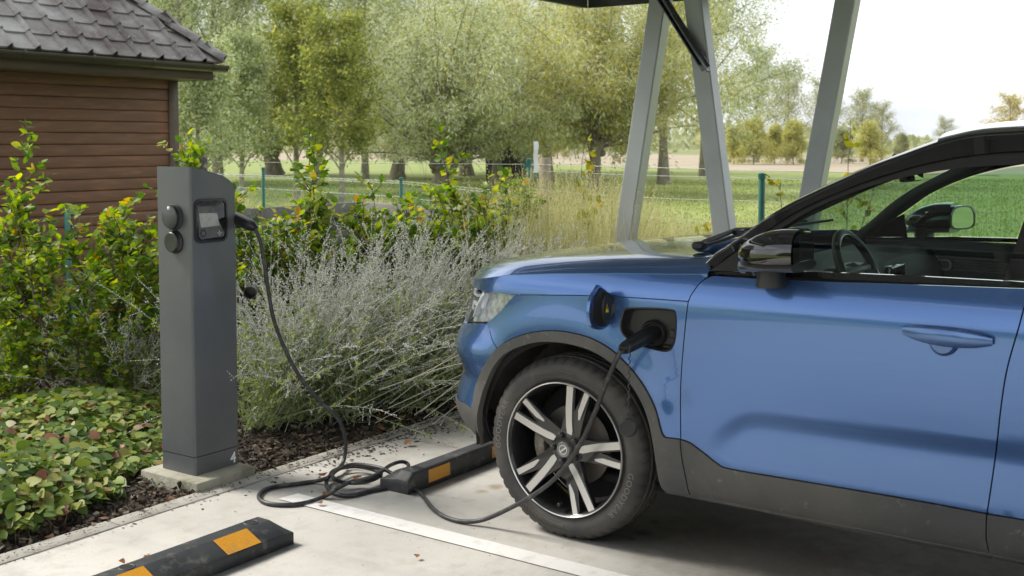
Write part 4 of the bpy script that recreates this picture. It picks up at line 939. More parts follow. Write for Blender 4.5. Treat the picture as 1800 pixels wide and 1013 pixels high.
# plug at the car
qa = sc_ + O3 + np.array([-.012, 0, 0]); qb = path[-1]; u_ = qb - qa
m = MB(); m.tube([qa, qa + [-.03, 0, 0], qa + u_ * .45 + [-.018, 0, 0], qa + u_ * .72, qa + u_ * .86, qa + u_ * .95, qb], [.030, .031, .028, .026, .024, .019, .014], 20)
for f in (.88, .92, .96): m.lathe([(-.002, .018), (0, .024 - (f - .88) * .06), (.002, .018)], qa + u_ * f, u_, 16)
m.build('car_plug', plugm, CB, smooth=50)
def tether(a, b, wob, name='tether'):
    n = 60; P = [a + (b - a) * i / n + wob * np.array([math.sin(i * 1.1), math.cos(i * 1.1), 0]) * min(1, i / 5) for i in range(n + 1)]
    MB().tube(P, .0022, 6).build(name, cabm, CB, smooth=60)
ta = dp(1107, 607, dpl - .005); tb = dp(1104, 735, dpl - .03); tether(ta, tb, .0035)
m = MB(); cc = dp(1104, 752, dpl - .03); m.lathe([(-.008, 0), (-.008, .030), (-.004, .034), (.006, .034), (.010, .028), (.010, 0)], cc, nrm(np.array([-1, -.25, .0])), 12); m.build('dust_cap', plugm, CB, smooth=30)
ta = dp(441, 400, 5.2); tb = dp(441, 500, 5.22); tether(ta, tb, .0035)
m = MB(); cc = dp(441, 512, 5.22); ax2 = nrm(np.array([-.75, -.62, -.15])); m.lathe([(-.030, 0), (-.030, .026), (-.024, .030), (.030, .031), (.030, .026), (-.02, .024), (-.02, 0)], cc, ax2, 28); m.build('dust_cap', plugm, CB, smooth=40)
cl = gr(668, 833, .035); m = MB(); m.box(cl, (.055, .022, .03), .004, Matrix.Rotation(R(35), 3, 'Z')); m.build('cable_clip', black, CB)
# ------------------------------------------------------------------ carport
st = mat('galvanised_paint', (.40, .425, .43), .42, metal=.35, col2=(.33, .35, .355), nscale=2.5, lo=.35, hi=.7, bump=.1, bscale=60, bdist=.001)
CP = thing('solar_carport', 'grey steel solar carport with leaning box posts and glass panel roof', 'carport', (6.69, 2.64, 0))
CO = np.array([6.69, 2.64, 0])
def cpb(p0, p1, w, h, up, name, bev=.004, m=st):
    return MB().beam(np.array(p0) - CO, np.array(p1) - CO, w, h, up, bev).build(name, m, CP, smooth=30)
for ya, za, yb, zb in ((3.747, .863, 3.487, 2.474), (3.018, .954, 3.239, 2.456), (2.462, 1.188, 2.256, 2.387)):
    s_ = (yb - ya) / (zb - za); p0, p1 = (6.69, ya - s_ * za, 0), (6.69, ya + s_ * (2.72 - za), 2.72); cpb(p0, p1, .121, .113, (1, 0, 0), 'post', .008)
    cpb((p0[0], p0[1], 0), (p0[0], p0[1], .02), .3, .26, (0, 1, 0), 'base_plate')
m = MB(); s0 = np.array([6.60, 3.12, 2.012]) - CO; s1 = np.array([6.60, 3.626, 2.756]) - CO
m.beam(s0, s1, .066, .009, (1, 0, 0)); m.beam(s0 + [-.030, .031, .021], s1 + [-.030, .031, .021], .007, .055, (1, 0, 0)); m.beam(s0 + [-.030, -.031, -.021], s1 + [-.030, -.031, -.021], .007, .055, (1, 0, 0)); br_ = m.build('brace', mat('brace_steel', (.13, .14, .145), .4, metal=.6), CP, smooth=30)
for f in (.03, .08):
    m = MB(); m.lathe([(0, .010), (.010, .010), (.010, 0)], s0 + (s1 - s0) * f + [-.012, 0, 0], (-1, 0, 0), 6); m.build('bolt', chrome, br_)
RX0, RX1, RY0, RY1 = 1.2, 7.17, -2.6, 4.34
for xb in (6.69, 1.7):
    cpb((xb, RY0, 2.68), (xb, RY1 - .1, 2.68), .12, .12, (0, 0, 1), 'beam')
cpb((1.7, -2.3, 0), (1.7, -2.3, 2.62), .12, .12, (1, 0, 0), 'post')
for y in np.arange(RY0 + .5, RY1, 1.1): cpb((RX0, y, 2.77), (RX1, y, 2.77), .05, .06, (0, 0, 1), 'purlin')
cell = mat('solar_panel_underside', (.30, .31, .33), .4); fr = mat('panel_frame', (.03, .032, .034), .4, metal=.5)
nx, ny = 5, 4; sx_, sy_ = (RX1 - RX0) / nx, (RY1 - RY0) / ny
for i in range(nx):
    for j in range(ny):
        x0, y0 = RX0 + i * sx_ - CO[0], RY0 + j * sy_ - CO[1]; c = MB(); f = MB()
        a, b = 1, 1; cw, ch = (sx_ - .06) / a, (sy_ - .06) / b
        for p in range(a):
            for q in range(b):
                xa, ya = x0 + .03 + p * cw, y0 + .03 + q * ch; g = .003
                c.add([(xa + g, ya + g, 2.82), (xa + cw - g, ya + g, 2.82), (xa + cw - g, ya + ch - g, 2.82), (xa + g, ya + ch - g, 2.82)], [[0, 1, 2, 3]])
        po = c.build('solar_panel', cell, CP)
        for e in (((x0 + .01, y0, 2.82), (x0 + .01, y0 + sy_, 2.82)), ((x0 + sx_ - .01, y0, 2.82), (x0 + sx_ - .01, y0 + sy_, 2.82)), ((x0 + .02, y0 + .01, 2.82), (x0 + sx_ - .02, y0 + .01, 2.82)), ((x0 + .02, y0 + sy_ - .01, 2.82), (x0 + sx_ - .02, y0 + sy_ - .01, 2.82))): f.beam(e[0], e[1], .016, .03)
        f.build('panel_frame', fr, po)
darkst = mat('gutter_steel', (.06, .066, .068), .4, metal=.3)
cpb((RX0, RY1, 2.64), (RX1, RY1, 2.64), .011, .235, (0, 0, 1), 'fascia', .002, darkst); cpb((RX1, RY0, 2.64), (RX1, RY1 - .01, 2.64), .011, .235, (0, 0, 1), 'fascia', .002, darkst)
m = MB(); m.tube([np.array([RX0, RY1 + .044, 2.57]) - CO, np.array([RX1, RY1 + .044, 2.57]) - CO], .044, 16); m.build('gutter', darkst, CP, smooth=50)

# ------------------------------------------------------------------ wooden shed
SH = thing('wooden_shed', 'brown timber clad shed with a hipped roof of dark tiles', 'shed', (7.43, 9.29, 0))
wood = mat('brown_cladding', (.165, .074, .031), .6, col2=(.105, .047, .020), nscale=2.2, lo=.3, hi=.7, stretch=(1, 1, 8), bump=.3, bscale=30, bdist=.003, col3=(.25, .105, .044), n3=3, lo3=.5, hi3=.75)
wood2 = mat('dark_timber', (.060, .040, .026), .6, col2=(.10, .07, .045), nscale=3, stretch=(1, 1, 1), bump=.2, bscale=40, bdist=.002)
def siding(p0, p1, z0, z1, nrm_, name):      # horizontal boards with a drip groove
    m = MB(); p0 = np.array(p0); p1 = np.array(p1); n_ = np.array(nrm_); z = z0; h = .108
    while z < z1 - .02:
        w = [(0.0, z + .001), (.019, z + .001), (.022, z + .006), (.017, z + h - .010), (.008, z + h - .001), (0, z + h - .001)]
        zc = min(z + h, z1); V = []
        for p in (p0, p1):
            for d, zz in w: q = p + n_ * d; V.append((q[0], q[1], min(zz, zc)))
        k = len(w); m.add(V, [[i, (i + 1) % k, k + (i + 1) % k, k + i] for i in range(k)] + [list(range(k)), list(range(k, 2 * k))]); z += h
    return m.build(name, wood, SH)
siding((-5.6, 0, 0), (-.10, 0, 0), .02, 2.30, (0, -1, 0), 'wall'); siding((0, .10, 0), (0, 4.2, 0), .02, 2.30, (1, 0, 0), 'wall')
m = MB(); m.box((-2.83, 2.2, 1.15), (5.6, 4.3, 2.25)); m.build('core', wood2, SH)
m = MB(); m.box((-.04, .03, 1.17), (.12, .12, 2.32), .006); m.build('corner_post', wood2, SH)
m = MB(); m.box((-2.85, 2.1, -.06), (5.75, 4.55, .16), .01); m.build('plinth', kerbm, SH)
ez = 2.33; eo = .50
m = MB(); m.box((-2.83, -eo + .02, ez - .10), (5.8, .025, .15), .003); m.box((.07, 1.8, ez - .10), (.025, 4.55, .15), .003); m.build('fascia', mat('fascia_board', (.070, .045, .024), .7, col2=(.038, .026, .015), nscale=5, stretch=(.4, 1, 4)), SH)
m = MB(); m.box((-2.83, -eo / 2 + .02, ez - .165), (5.74, eo - .03, .015)); m.build('soffit', wood2, SH)
gm = mat('gutter_brown', (.020, .015, .013), .38, coat=.5); m = MB(); gp = [(.068 * math.cos(a), .068 * math.sin(a)) for a in np.linspace(math.pi, 2 * math.pi, 12)] + [(.060, 0)] + [(.058 * math.cos(a), .058 * math.sin(a) + .003) for a in np.linspace(2 * math.pi, math.pi, 12)]
m.prism(gp, lambda a, b, t: (t, -eo - .055 + a, ez - .035 + b), -5.8, .16); gt = m.build('gutter', gm, SH, smooth=40)
m = MB()
for x in (-5.0, -4.0, -3.0, -2.0, -1.35, -.72, -.02): MB().lathe([(-.012, .072), (.012, .072)], (x, -eo - .055, ez - .035), (1, 0, 0), 16, a0=R(80), a1=R(280), ref=(0, 0, 1)).build('gutter_bracket', gm, gt, smooth=60)
tile = mat('roof_tile', (.245, .235, .23), .8, col2=(.35, .345, .34), nscale=4, lo=.35, hi=.7, bump=.7, bscale=50, bdist=.006, col3=(.085, .065, .062), n3=1.5, lo3=.4, hi3=.65, dust=((.30, .31, .28), 22, .57, .78))
PA = R(45); pt = math.tan(PA); cs = math.cos(PA); tw, tl = .25, .205
def tileplane(name, origin, ax, ux, width, hipl, hipr, rows, hroof):
    # ax along the eaves, ux horizontal uphill
    m = MB(); ax = np.array(ax, float); ux = np.array(ux, float); o0 = np.array(origin, float); S = 7
    wavep = [(0, .008), (.04, .034), (.09, .050), (.14, .042), (.19, .014), (.28, .004), (.60, .001), (.92, .003), (1.0, .008)]
    up = ux * cs + np.array([0, 0, math.sin(PA)]); nn = -ux * math.sin(PA) + np.array([0, 0, cs])
    for r in range(rows):
        s0 = r * tl - .03; s1 = s0 + tl + .06
        nt = int(width / tw) + 1
        for c in range(nt):
            x0 = c * tw; hh = (s0 + .1) * cs
            if x0 + tw * .4 < hipl * hh or x0 + tw * .6 > width - hipr * hh: continue
            V = []
            jt = rng.normal(0, .003)
            for s, lift in ((s0, .034), (s1, .0)):
                for u, h in wavep: V.append(o0 + ax * (x0 + u * tw * 1.02) + up * s + nn * (h + lift * .75 + jt * .7))
            for u, h in wavep: V.append(o0 + ax * (x0 + u * tw * 1.02) + up * s0 + nn * (h + .010))
            k = len(wavep); m.add(V, [[i, i + 1, k + i + 1, k + i] for i in range(k - 1)] + [[i, 2 * k + i, 2 * k + i + 1, i + 1] for i in range(k - 1)])
    return m.build(name, tile, SH, smooth=50)
tileplane('roof', (-6.12, -eo - .02, ez), (1, 0, 0), (0, 1, 0), 6.26, 0, 1, 16, 0)
tileplane('roof', (.14, -eo - .02, ez), (0, 1, 0), (-1, 0, 0), 5.0, 1, 1, 14, 0)
m = MB(); a = np.array([.14, -eo - .02, ez - .01]); top = a + np.array([-2.5, 2.5, 2.5 * pt])
m.add([a, a + [-6.3, 0, 0], top + [-3.8, 0, 0], top, a + [0, 5, 0]], [[0, 1, 2, 3], [0, 3, 4]]); m.build('roof_underlay', under, SH)
m = MB(); dr_ = nrm(top - a); k = 14
for i in range(k):
    p0 = a + dr_ * (i * .30 - .03) + [0, 0, .045]; p1 = p0 + dr_ * .36 + [0, 0, -.03]; sd_ = nrm(np.cross(dr_, [0, 0, 1])); un = np.cross(sd_, dr_)
    V = []
    for p, r in ((p0, .095), (p1, .082)):
        for t_ in np.linspace(R(-8), R(188), 13): V.append(p + sd_ * r * math.cos(t_) * 1.1 + un * r * .75 * math.sin(t_))
    for t_ in np.linspace(R(-8), R(188), 13): V.append(p0 + sd_ * .080 * math.cos(t_) * 1.1 + un * .080 * .75 * math.sin(t_))
    m.add(V, [[j, j + 1, 13 + j + 1, 13 + j] for j in range(12)] + [[j, 26 + j, 26 + j + 1, j + 1] for j in range(12)])
m.build('hip_tiles', tile, SH, smooth=50)

# ------------------------------------------------------------------ fences
green = mat('fence_green', (.012, .105, .085), .4, col2=(.02, .14, .11), nscale=9); wirem = mat('fence_wire', (.42, .47, .45), .45, metal=.5); wireg = mat('mesh_wire', (.10, .26, .21), .5); postw = mat('weathered_wood', (.34, .28, .20), .85, col2=(.20, .17, .13), nscale=6, stretch=(2, 2, .5), lo=.35, hi=.7, bump=.8, bscale=30, bdist=.01)
def gpost(par, x, d, ztop, r=.023):
    p = gat(x, d); m = MB(); m.lathe([(0, r), (ztop - .012, r), (ztop - .003, r * .8), (ztop, .0)], p, (0, 0, 1), 14); m.lathe([(ztop - .045, r), (ztop - .045, r * 1.2), (ztop - .008, r * 1.2), (ztop - .002, r * .6)], p, (0, 0, 1), 14); return m.build('fence_post', green, par, smooth=50)
MF = thing('mesh_fence', 'green wire mesh fence with round posts behind the grey wall', 'fence')
line1 = [(180, 19.0), (462, 16.4), (705, 13.9), (930, 10.6)]
for (x, d), zt in zip(line1, (1.2, 1.19, 1.12, 1.40)): gpost(MF, x, d, zt)
m = MB(); tw_ = MB()
for (xa, da_), (xb, db_) in zip(line1[:-1], line1[1:]):
    a, b = gat(xa, da_), gat(xb, db_); n = int(np.linalg.norm(b - a) / .055)
    for i in range(n):
        p = a + (b - a) * i / n; m.tube([p + [0, 0, .03], p + [0, 0, 1.02]], .0019, 3, False)
    for z in np.arange(.05, .95, .10): m.tube([a + [0, 0, z], b + [0, 0, z]], .0019, 3, False)
    for z, rr in ((1.07, .0035), (1.045, .0035), (.88, .003)):
        tw_.tube([a + (b - a) * i / 60 + [0, 0, z + .005 * math.sin(i * 2.3)] for i in range(61)], rr, 4, False)
m.build('wire_mesh', wireg, MF); tw_.build('strand_wire', wirem, MF)
WF = thing('wire_fence', 'stretched pale top wire on green posts along the meadow', 'fence')
line2 = [(-160, 13.4), (930, 10.45), (1340, 8.25), (1760, 6.9)]
for (x, d), zt in zip(line2[2:3], (1.33,)): gpost(WF, x, d, zt)
m = MB()
for z, sg in ((1.345, 0), (1.29, .01), (1.12, .02), (.95, .01)):
    for (xa, da_), (xb, db_) in zip(line2[:-1] if z > 1.3 else line2[1:-1], line2[1:] if z > 1.3 else line2[2:]):
        a, b = gat(xa, da_), gat(xb, db_); m.tube([a + (b - a) * t_ + [0, 0, z - sg * math.sin(t_ * math.pi)] for t_ in np.linspace(0, 1, 9)], .0022 if z > 1.3 else .0016, 4, False)
for i in range(70):
    a, b = gat(1340, 8.25), gat(1860, 6.7); p = a + (b - a) * i / 70; m.tube([p, p + [0, 0, 1.25]], .0012, 3, False)
for z in np.arange(.15, 1.25, .15): m.tube([gat(1340, 8.25) + [0, 0, z], gat(1860, 6.7) + [0, 0, z]], .0012, 3, False)
m.build('wire', wirem, WF)
c = gat(937, 10.45); m = MB(); m.beam(c + [0, 0, 1.30], c + [.28, -.08, .95], .02, .02); m.lathe([(0, .036), (.03, .036)], c + [-.05, .03, 1.32], (0, 0, 1), 16); m.build('wire_tensioner', green, WF)
SP_ = thing('strainer_post', 'round wooden fence post with a grey leaning timber brace', 'fence post'); p = gat(958, 10.35)
m = MB(); m.tube([p, p + [0, 0, .7], p + [.003, 0, 1.40], p + [.003, 0, 1.405]], [.060, .057, .054, .050], 18); m.build('post', postw, SP_, smooth=40)
m = MB(); m.beam(dp(944, 345, 10.1), dp(893, 440, 9.2), .10, .085, (0, 0, 1), .006); m.build('brace', postw, SP_)
m = MB(); p = gat(352, 9.2); m.tube([p, p + [.01, 0, .7], p + [0, 0, 1.36], p + [0, .005, 1.46], p + [0, 0, 1.465]], [.062, .058, .055, .05, .04], 14); tag(m.build('log_post', mat('bark_post', (.30, .27, .22), .95, col2=(.08, .07, .06), nscale=22, lo=.45, hi=.55, bump=1, bscale=40, bdist=.02), smooth=40), 'rough bark covered log post standing behind the charging post', 'fence post')
m = MB(); pp = dp(942, 278, 10.3); V = []
for i in range(9):
    z = .15 - i * .0355; w = .021 + .002 * math.sin(i * 1.7); x = .003 * math.sin(i * 1.3)
    for sx2 in (-1, 1): V.append(pp + _r * (w * sx2 + x) + np.array([0, 0, z]) + np.array([-1, -.5, 0]) * (.004 * math.sin(i)))
m.add(V, [[2 * i, 2 * i + 1, 2 * i + 3, 2 * i + 2] for i in range(8)]); tag(m.build('plastic_strip', mat('white_plastic', (.80, .82, .84), .5)), 'white plastic strip hanging upright on the fence wire', 'plastic strip')
WSF = thing('shed_fence', 'fine wire mesh fence in front of the wooden shed', 'fence', (4.0, 7.5, 0))
m = MB()
for x in np.arange(-3.8, 2.6, .10): m.tube([(x, 0, 0), (x, 0, .99)], .0016, 3, False)
for z in (.02, .2, .4, .6, .8, .99): m.tube([(-3.9, 0, z), (2.6, 0, z)], .0018, 3, False)
m.build('wire_mesh', mat('dull_wire', (.20, .22, .18), .6), WSF)
for x in (-1.5, 1.0, 2.6):
    m = MB(); m.lathe([(0, .022), (1.05, .022), (1.06, 0)], (x, 0, 0), (0, 0, 1), 10); m.build('fence_post', green, WSF)
# grey low wall of concrete planks
cw = mat('grey_wall', (.165, .16, .145), .9, col2=(.10, .10, .085), nscale=3, lo=.35, hi=.7, bump=.6, bscale=25, bdist=.01, dust=((.22, .22, .19), 30, .55, .75))
LW = thing('low_wall', 'low grey concrete plank wall in front of the mesh fence', 'wall')
pts = [gat(425, 11.0), gat(630, 12.4), gat(960, 10.0)]
for a, b in zip(pts[:-1], pts[1:]):
    for k in range(3):
        m = MB(); m.beam(a + [0, 0, .155 + k * .30], b + [0, 0, .155 + k * .30], .06, .292, (0, 0, 1), .006); m.build('plank', cw, LW)
for p in pts: m = MB(); m.box(p + [0, 0, .45], (.12, .12, .92), .01); m.build('wall_post', cw, LW)
# dark field shelter beyond the willows
FS = thing('field_shelter', 'small dark field shelter with a pale door under the willows', 'shed', tuple(gat(925, 42)), R(25)); FS.scale = (.62, .62, .95)
dk = mat('shelter_timber', (.02, .018, .016), .8, col2=(.05, .045, .04), nscale=5); m = MB(); m.box((0, 1.1, .8), (2.6, 2.2, 1.6)); m.build('wall', dk, FS)
m = MB(); m.beam((-1.5, -.25, 1.55), (-1.5, 2.4, 1.9), .05, .06); m.box((0, 1.0, 1.78), (3.0, 2.8, .06), 0, Matrix.Rotation(R(7), 3, 'X')); m.build('roof', dk, FS)
m = MB(); m.box((.75, -.03, .55), (.75, .04, 1.0)); m.build('door', mat('pale_door', (.22, .22, .21), .7), FS)
# ------------------------------------------------------------------ vegetation
OV = [(0, 0, 0), (-.20, .12, .015), (-.42, .34, .05), (-.44, .56, .05), (-.28, .80, .03), (0, 1, -.05), (.28, .80, .03), (.44, .56, .05), (.42, .34, .05), (.20, .12, .015), (0, .34, -.03), (0, .56, -.035), (0, .80, -.04), (0, .12, -.01)]
OVF = [(0, 13, 1), (1, 13, 10, 2), (2, 10, 11, 3), (3, 11, 12, 4), (4, 12, 5), (0, 9, 13), (9, 8, 10, 13), (8, 7, 11, 10), (7, 6, 12, 11), (6, 5, 12)]
HE = [(0, 0, 0), (-.26, -.13, .01), (-.47, .10, .03), (-.44, .44, .03), (-.26, .74, .01), (0, 1, -.06), (.26, .74, .01), (.44, .44, .03), (.47, .10, .03), (.26, -.13, .01), (0, .42, -.02), (0, .76, -.03)]
HEF = [(0, 2, 1), (0, 10, 3, 2), (3, 10, 11, 4), (4, 11, 5), (0, 9, 8), (0, 8, 7, 10), (7, 6, 11, 10), (6, 5, 11)]
DI = [(0, 0, 0), (-.5, .45, .06), (0, 1, 0), (.5, .45, .06)]; DIF = [(0, 3, 2, 1)]
OC = [(0, 0, -1), (1, 0, 0), (0, 1, 0), (-1, 0, 0), (0, -1, 0), (0, 0, 1)]; OCF = [(0, 2, 1), (0, 3, 2), (0, 4, 3), (0, 1, 4), (5, 1, 2), (5, 2, 3), (5, 3, 4), (5, 4, 1)]
def rv(n, g=None): g = g or rng; return nrm(g.normal(size=(n, 3)))
bark = mat('bark', (.27, .24, .19), .95, col2=(.15, .13, .10), nscale=9, lo=.35, hi=.65, bump=1, bscale=14, bdist=.04, stretch=(1, 1, .35))
barkp = mat('pale_bark', (.34, .31, .24), .9, col2=(.20, .18, .13), nscale=7, bump=.6, bscale=14, bdist=.03)
twig = mat('twig_bark', (.16, .12, .085), .85, col2=(.09, .07, .05), nscale=20)
def leafy(cols, **k): return leafmat(*cols, **k)
WIL = leafmat('willow_leaves', [(.0, (0.207, 0.244, 0.067)), (.4, (0.329, 0.366, 0.116)), (.75, (0.451, 0.464, 0.195)), (1, (0.610, 0.573, 0.183))], back=(0.610, 0.647, 0.464), trans=.42, nscale=.7, namt=.45)
WILY = leafmat('willow_yellow_leaves', [(.0, (0.244, 0.268, 0.061)), (.5, (0.378, 0.378, 0.104)), (1, (0.610, 0.512, 0.122))], back=(0.537, 0.549, 0.342), trans=.45, nscale=.7, namt=.45)
GRN = leafmat('green_leaves', [(.0, (.14, .18, .045)), (.5, (.25, .28, .075)), (1, (.42, .41, .12))], trans=.5, nscale=.8, namt=.45)
DRK = leafmat('grey_green_leaves', [(.0, (0.140, 0.182, 0.063)), (.5, (0.266, 0.308, 0.112)), (1, (0.434, 0.462, 0.182))], back=(0.476, 0.532, 0.336), trans=.35, nscale=.8, namt=.45)
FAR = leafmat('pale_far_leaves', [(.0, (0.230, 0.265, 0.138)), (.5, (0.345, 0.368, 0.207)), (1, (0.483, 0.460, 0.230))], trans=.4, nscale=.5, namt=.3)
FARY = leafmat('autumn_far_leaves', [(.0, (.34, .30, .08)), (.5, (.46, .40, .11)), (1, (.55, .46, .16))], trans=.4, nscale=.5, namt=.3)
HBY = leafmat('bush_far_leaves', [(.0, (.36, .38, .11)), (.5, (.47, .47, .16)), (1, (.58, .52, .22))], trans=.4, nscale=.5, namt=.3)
PLACED = {}
def tree_mesh(key, seed, H, r0, Hc, nl, lean, llen, ntw, nlv, lsz, asp, droop, lm, bm=bark, pollard=False, spread=.16, low=0):
    g = np.random.default_rng(seed); T = MB(); C = MB(); LP = []; LD = []
    top = Hc if pollard else H * .9
    n = 9; z = np.linspace(0, top, n); wob = np.cumsum(g.normal(0, .03 * r0 / .25, (n, 2)), 0)
    P = np.column_stack([wob, z]); rr = r0 * (1.35 * np.exp(-z / (.35)) * .4 + 1 - (.15 if pollard else .85) * z / top)
    if pollard: rr[-1] = r0 * 1.25; rr[-2] = r0 * 1.45; P[-1][2] -= .08
    T.tube(P, rr, 14)
    if pollard:
        for k in range(9):
            a = g.uniform(0, 6.28); q = P[-2] + np.array([math.cos(a) * r0, math.sin(a) * r0, g.uniform(-.25, .15)]); T.lathe([(-.8, 0), (-.6, .7), (0, 1), (.6, .7), (.8, 0)], q, (0, 0, 1), 8); T.v[-1][:] = q + (T.v[-1] - q) * r0 * g.uniform(.45, .75)
    for k in range(nl):
        if pollard: a = g.uniform(0, 6.28); p = P[-1] + np.array([math.cos(a), math.sin(a), 0]) * r0 * g.uniform(.2, .9) + [0, 0, g.uniform(-.2, .05)]
        else:
            h = Hc + (top - Hc) * ((k + .5) / nl) ** .9; a = k * 2.4 + g.uniform(-.3, .3); p = np.array([np.interp(h, z, P[:, 0]), np.interp(h, z, P[:, 1]), h])
        f = 1 if pollard else (1 - .62 * (p[2] - Hc) / (top - Hc))
        el = R(g.uniform(*lean)); L0 = llen * f * g.uniform(.7, 1.1)
        if pollard: el = R(lean[0] + (lean[1] - lean[0]) * g.uniform(0, 1) ** .8); L0 = llen * g.uniform(.65, 1.05) * (.6 + .4 * math.sin(el))
        d = np.array([math.cos(a) * math.cos(el), math.sin(a) * math.cos(el), math.sin(el)]); m = 9; Q = [p]; dd_ = d.copy()
        for i in range(m - 1):
            dd_ = nrm(dd_ + g.normal(0, .09, 3) + np.array([0, 0, -droop * i / m * .35 + (.05 if el < 1 else 0)])); Q.append(Q[-1] + dd_ * L0 / (m - 1))
        Q = np.array(Q); rl = r0 * (.16 if pollard else .30 * f); T.tube(Q, rl * np.linspace(1, .15, m), 6, False)
        for j in range(ntw):
            t = g.uniform(.18 if not pollard else .10, 1) ** .8; i = t * (m - 1); b = np.array([np.interp(i, range(m), Q[:, c]) for c in range(3)]); l2 = L0 * g.uniform(.14, .34) * (1.1 - .5 * t)
            dv = nrm(nrm(Q[min(int(i) + 1, m - 1)] - Q[int(i) if int(i) < m - 1 else m - 2]) * .7 + rv(1, g)[0] * .9 + [0, 0, .1]); e = b + dv * l2 + [0, 0, -droop * l2 * .35]; mid_ = b + dv * l2 * .5
            T.tube([b, mid_, e], [rl * .18, rl * .12, rl * .05], 3, False)
            u = g.uniform(.1, 1.05, nlv)[:, None]; S = b * (1 - u) ** 2 + 2 * mid_ * u * (1 - u) + e * u * u + g.normal(0, spread * (.5 + .5 * t), (nlv, 3)); LP.append(S)
            LD.append(nrm(dv * .5 + g.normal(0, .55, (nlv, 3)) + [0, 0, -droop * .8]))
    LP = np.concatenate(LP); LD = np.concatenate(LD); ok = LP[:, 2] > max(low, .15); LP = LP[ok]; LD = LD[ok]
    sz = lsz * g.uniform(.6, 1.25, len(LP)); S = np.column_stack([sz * asp, sz, sz * .6]); scat(C, DI, DIF, LP, LD, rv(len(LP), g), S)
    PLACED[key] = [T.mesh('trunk', bm, 60), C.mesh('crown', lm), len(LP)]
def tree(key, name, label, x, d, sc, rz, grp='trees beyond the meadow', kind='tree', lm=None, zs=None):
    p = gat(x, d); t = thing(name, label, kind, (p[0], p[1], -.05), rz, grp); t.scale = (sc, sc, (zs or sc))
    for nme, me in (('trunk', PLACED[key][0]), ('crown', PLACED[key][1])):
        o = bpy.data.objects.new(nme, me); COL.objects.link(o); o.parent = t
        if lm and nme == 'crown':
            o.material_slots[0].link = 'OBJECT'; o.material_slots[0].material = lm
    return t
tree_mesh('wa', 11, 9, .27, 1.15, 60, (12, 88), 5.2, 16, 62, .13, .25, .75, WIL, pollard=True, spread=.17, low=1.1)
tree_mesh('wb', 12, 9, .17, 1.5, 60, (2, 88), 5.2, 16, 62, .14, .25, .75, WIL, pollard=True, spread=.18, low=.5)
tree_mesh('wc', 13, 11, .15, 1.5, 44, (8, 72), 5.2, 20, 46, .15, .26, .5, WIL, spread=.30, low=1.2)
tree_mesh('pa', 14, 12, .12, 1.2, 38, (35, 76), 4.2, 14, 32, .15, .30, .15, DRK, barkp, spread=.22)
tree_mesh('ya', 15, 5.2, .08, .7, 32, (5, 60), 1.9, 12, 32, .12, .45, .2, GRN, barkp, spread=.16)
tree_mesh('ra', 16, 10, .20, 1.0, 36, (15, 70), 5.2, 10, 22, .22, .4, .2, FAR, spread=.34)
tree_mesh('bu', 17, 2.6, .03, .03, 44, (-4, 80), 1.35, 10, 30, .15, .35, .5, WILY, spread=.17)
tree('wa', 'pollard_willow', 'knobbly headed pollard willow with a thick pale trunk, silvery leaves, standing alone by the fence', 775, 32.7, 1.0, .4)
tree('wb', 'pollard_willow', 'straight trunked willow just right of the knobbly pollard, beside the dark field shelter', 875, 41, 1.05, 2.0)
tree('wb', 'pollard_willow', 'bushy yellowing willow with low spreading limbs behind the wooden fence post', 1045, 35, 1.12, 4.0, lm=WILY)
tree('wc', 'willow_tree', 'tall open willow with a single trunk seen between the first two carport posts', 1165, 43, 1.15, 1.0)
tree('wb', 'pollard_willow', 'dense silvery willow filling the gap behind the bushy yellowing willow', 960, 47, 1.25, 5.1)
tree('wc', 'willow_tree', 'wide grey green willow reaching out to the right of the second carport post', 1240, 52, 1.12, 3.3)
tree('pa', 'slender_tree', 'tall thin tree with a pale stem just left of the knobbly pollard', 640, 44, 1.0, .3)
tree('pa', 'slender_tree', 'tall airy tree with upright pale branches above the young trees', 560, 42, 1.05, 1.9)
tree('wc', 'willow_tree', 'broad grey green tree rising beside the shed roof corner', 385, 37, 1.05, 2.6, lm=DRK)
tree('pa', 'slender_tree', 'tall dark stemmed tree directly behind the shed roof edge', 320, 33, .95, 4.0)
tree('wa', 'pollard_willow', 'rounded silvery willow far behind the airy upright trees', 480, 55, 1.3, 3.5)
tree('ya', 'young_tree', 'young yellow green tree with a slim whitish trunk in front of the tall airy trees', 600, 27, .92, .5)
tree('ya', 'young_tree', 'small leafy yellow green tree left of the slim whitish trunk', 520, 30, 1.05, 2.5)
tree('ya', 'young_tree', 'low dark green bushy tree between the shed and the young trees', 425, 28, .85, 4.4, lm=DRK)
tree('ya', 'young_tree', 'low shaded bush at the foot of the shed corner, beyond the log post', 345, 24, .75, 3.1, lm=DRK)
for i, (x, d, s, key, lab, lm) in enumerate([(700, 50, 1.5, 'wb', 'tall silvery willow crown behind and left of the knobbly pollard', None), (820, 54, 1.6, 'wb', 'tall silvery willow crown rising between the two pollard trunks', None),
        (300, 44, 1.4, 'wb', 'olive willow whose top shows over the shed roof', None), (930, 60, 1.7, 'wb', 'yellowish willow crown high above the white plastic strip', WILY)]):
    tree(key, 'tall_willow', lab, x, d, s, i * 1.9 + .4, lm=lm)
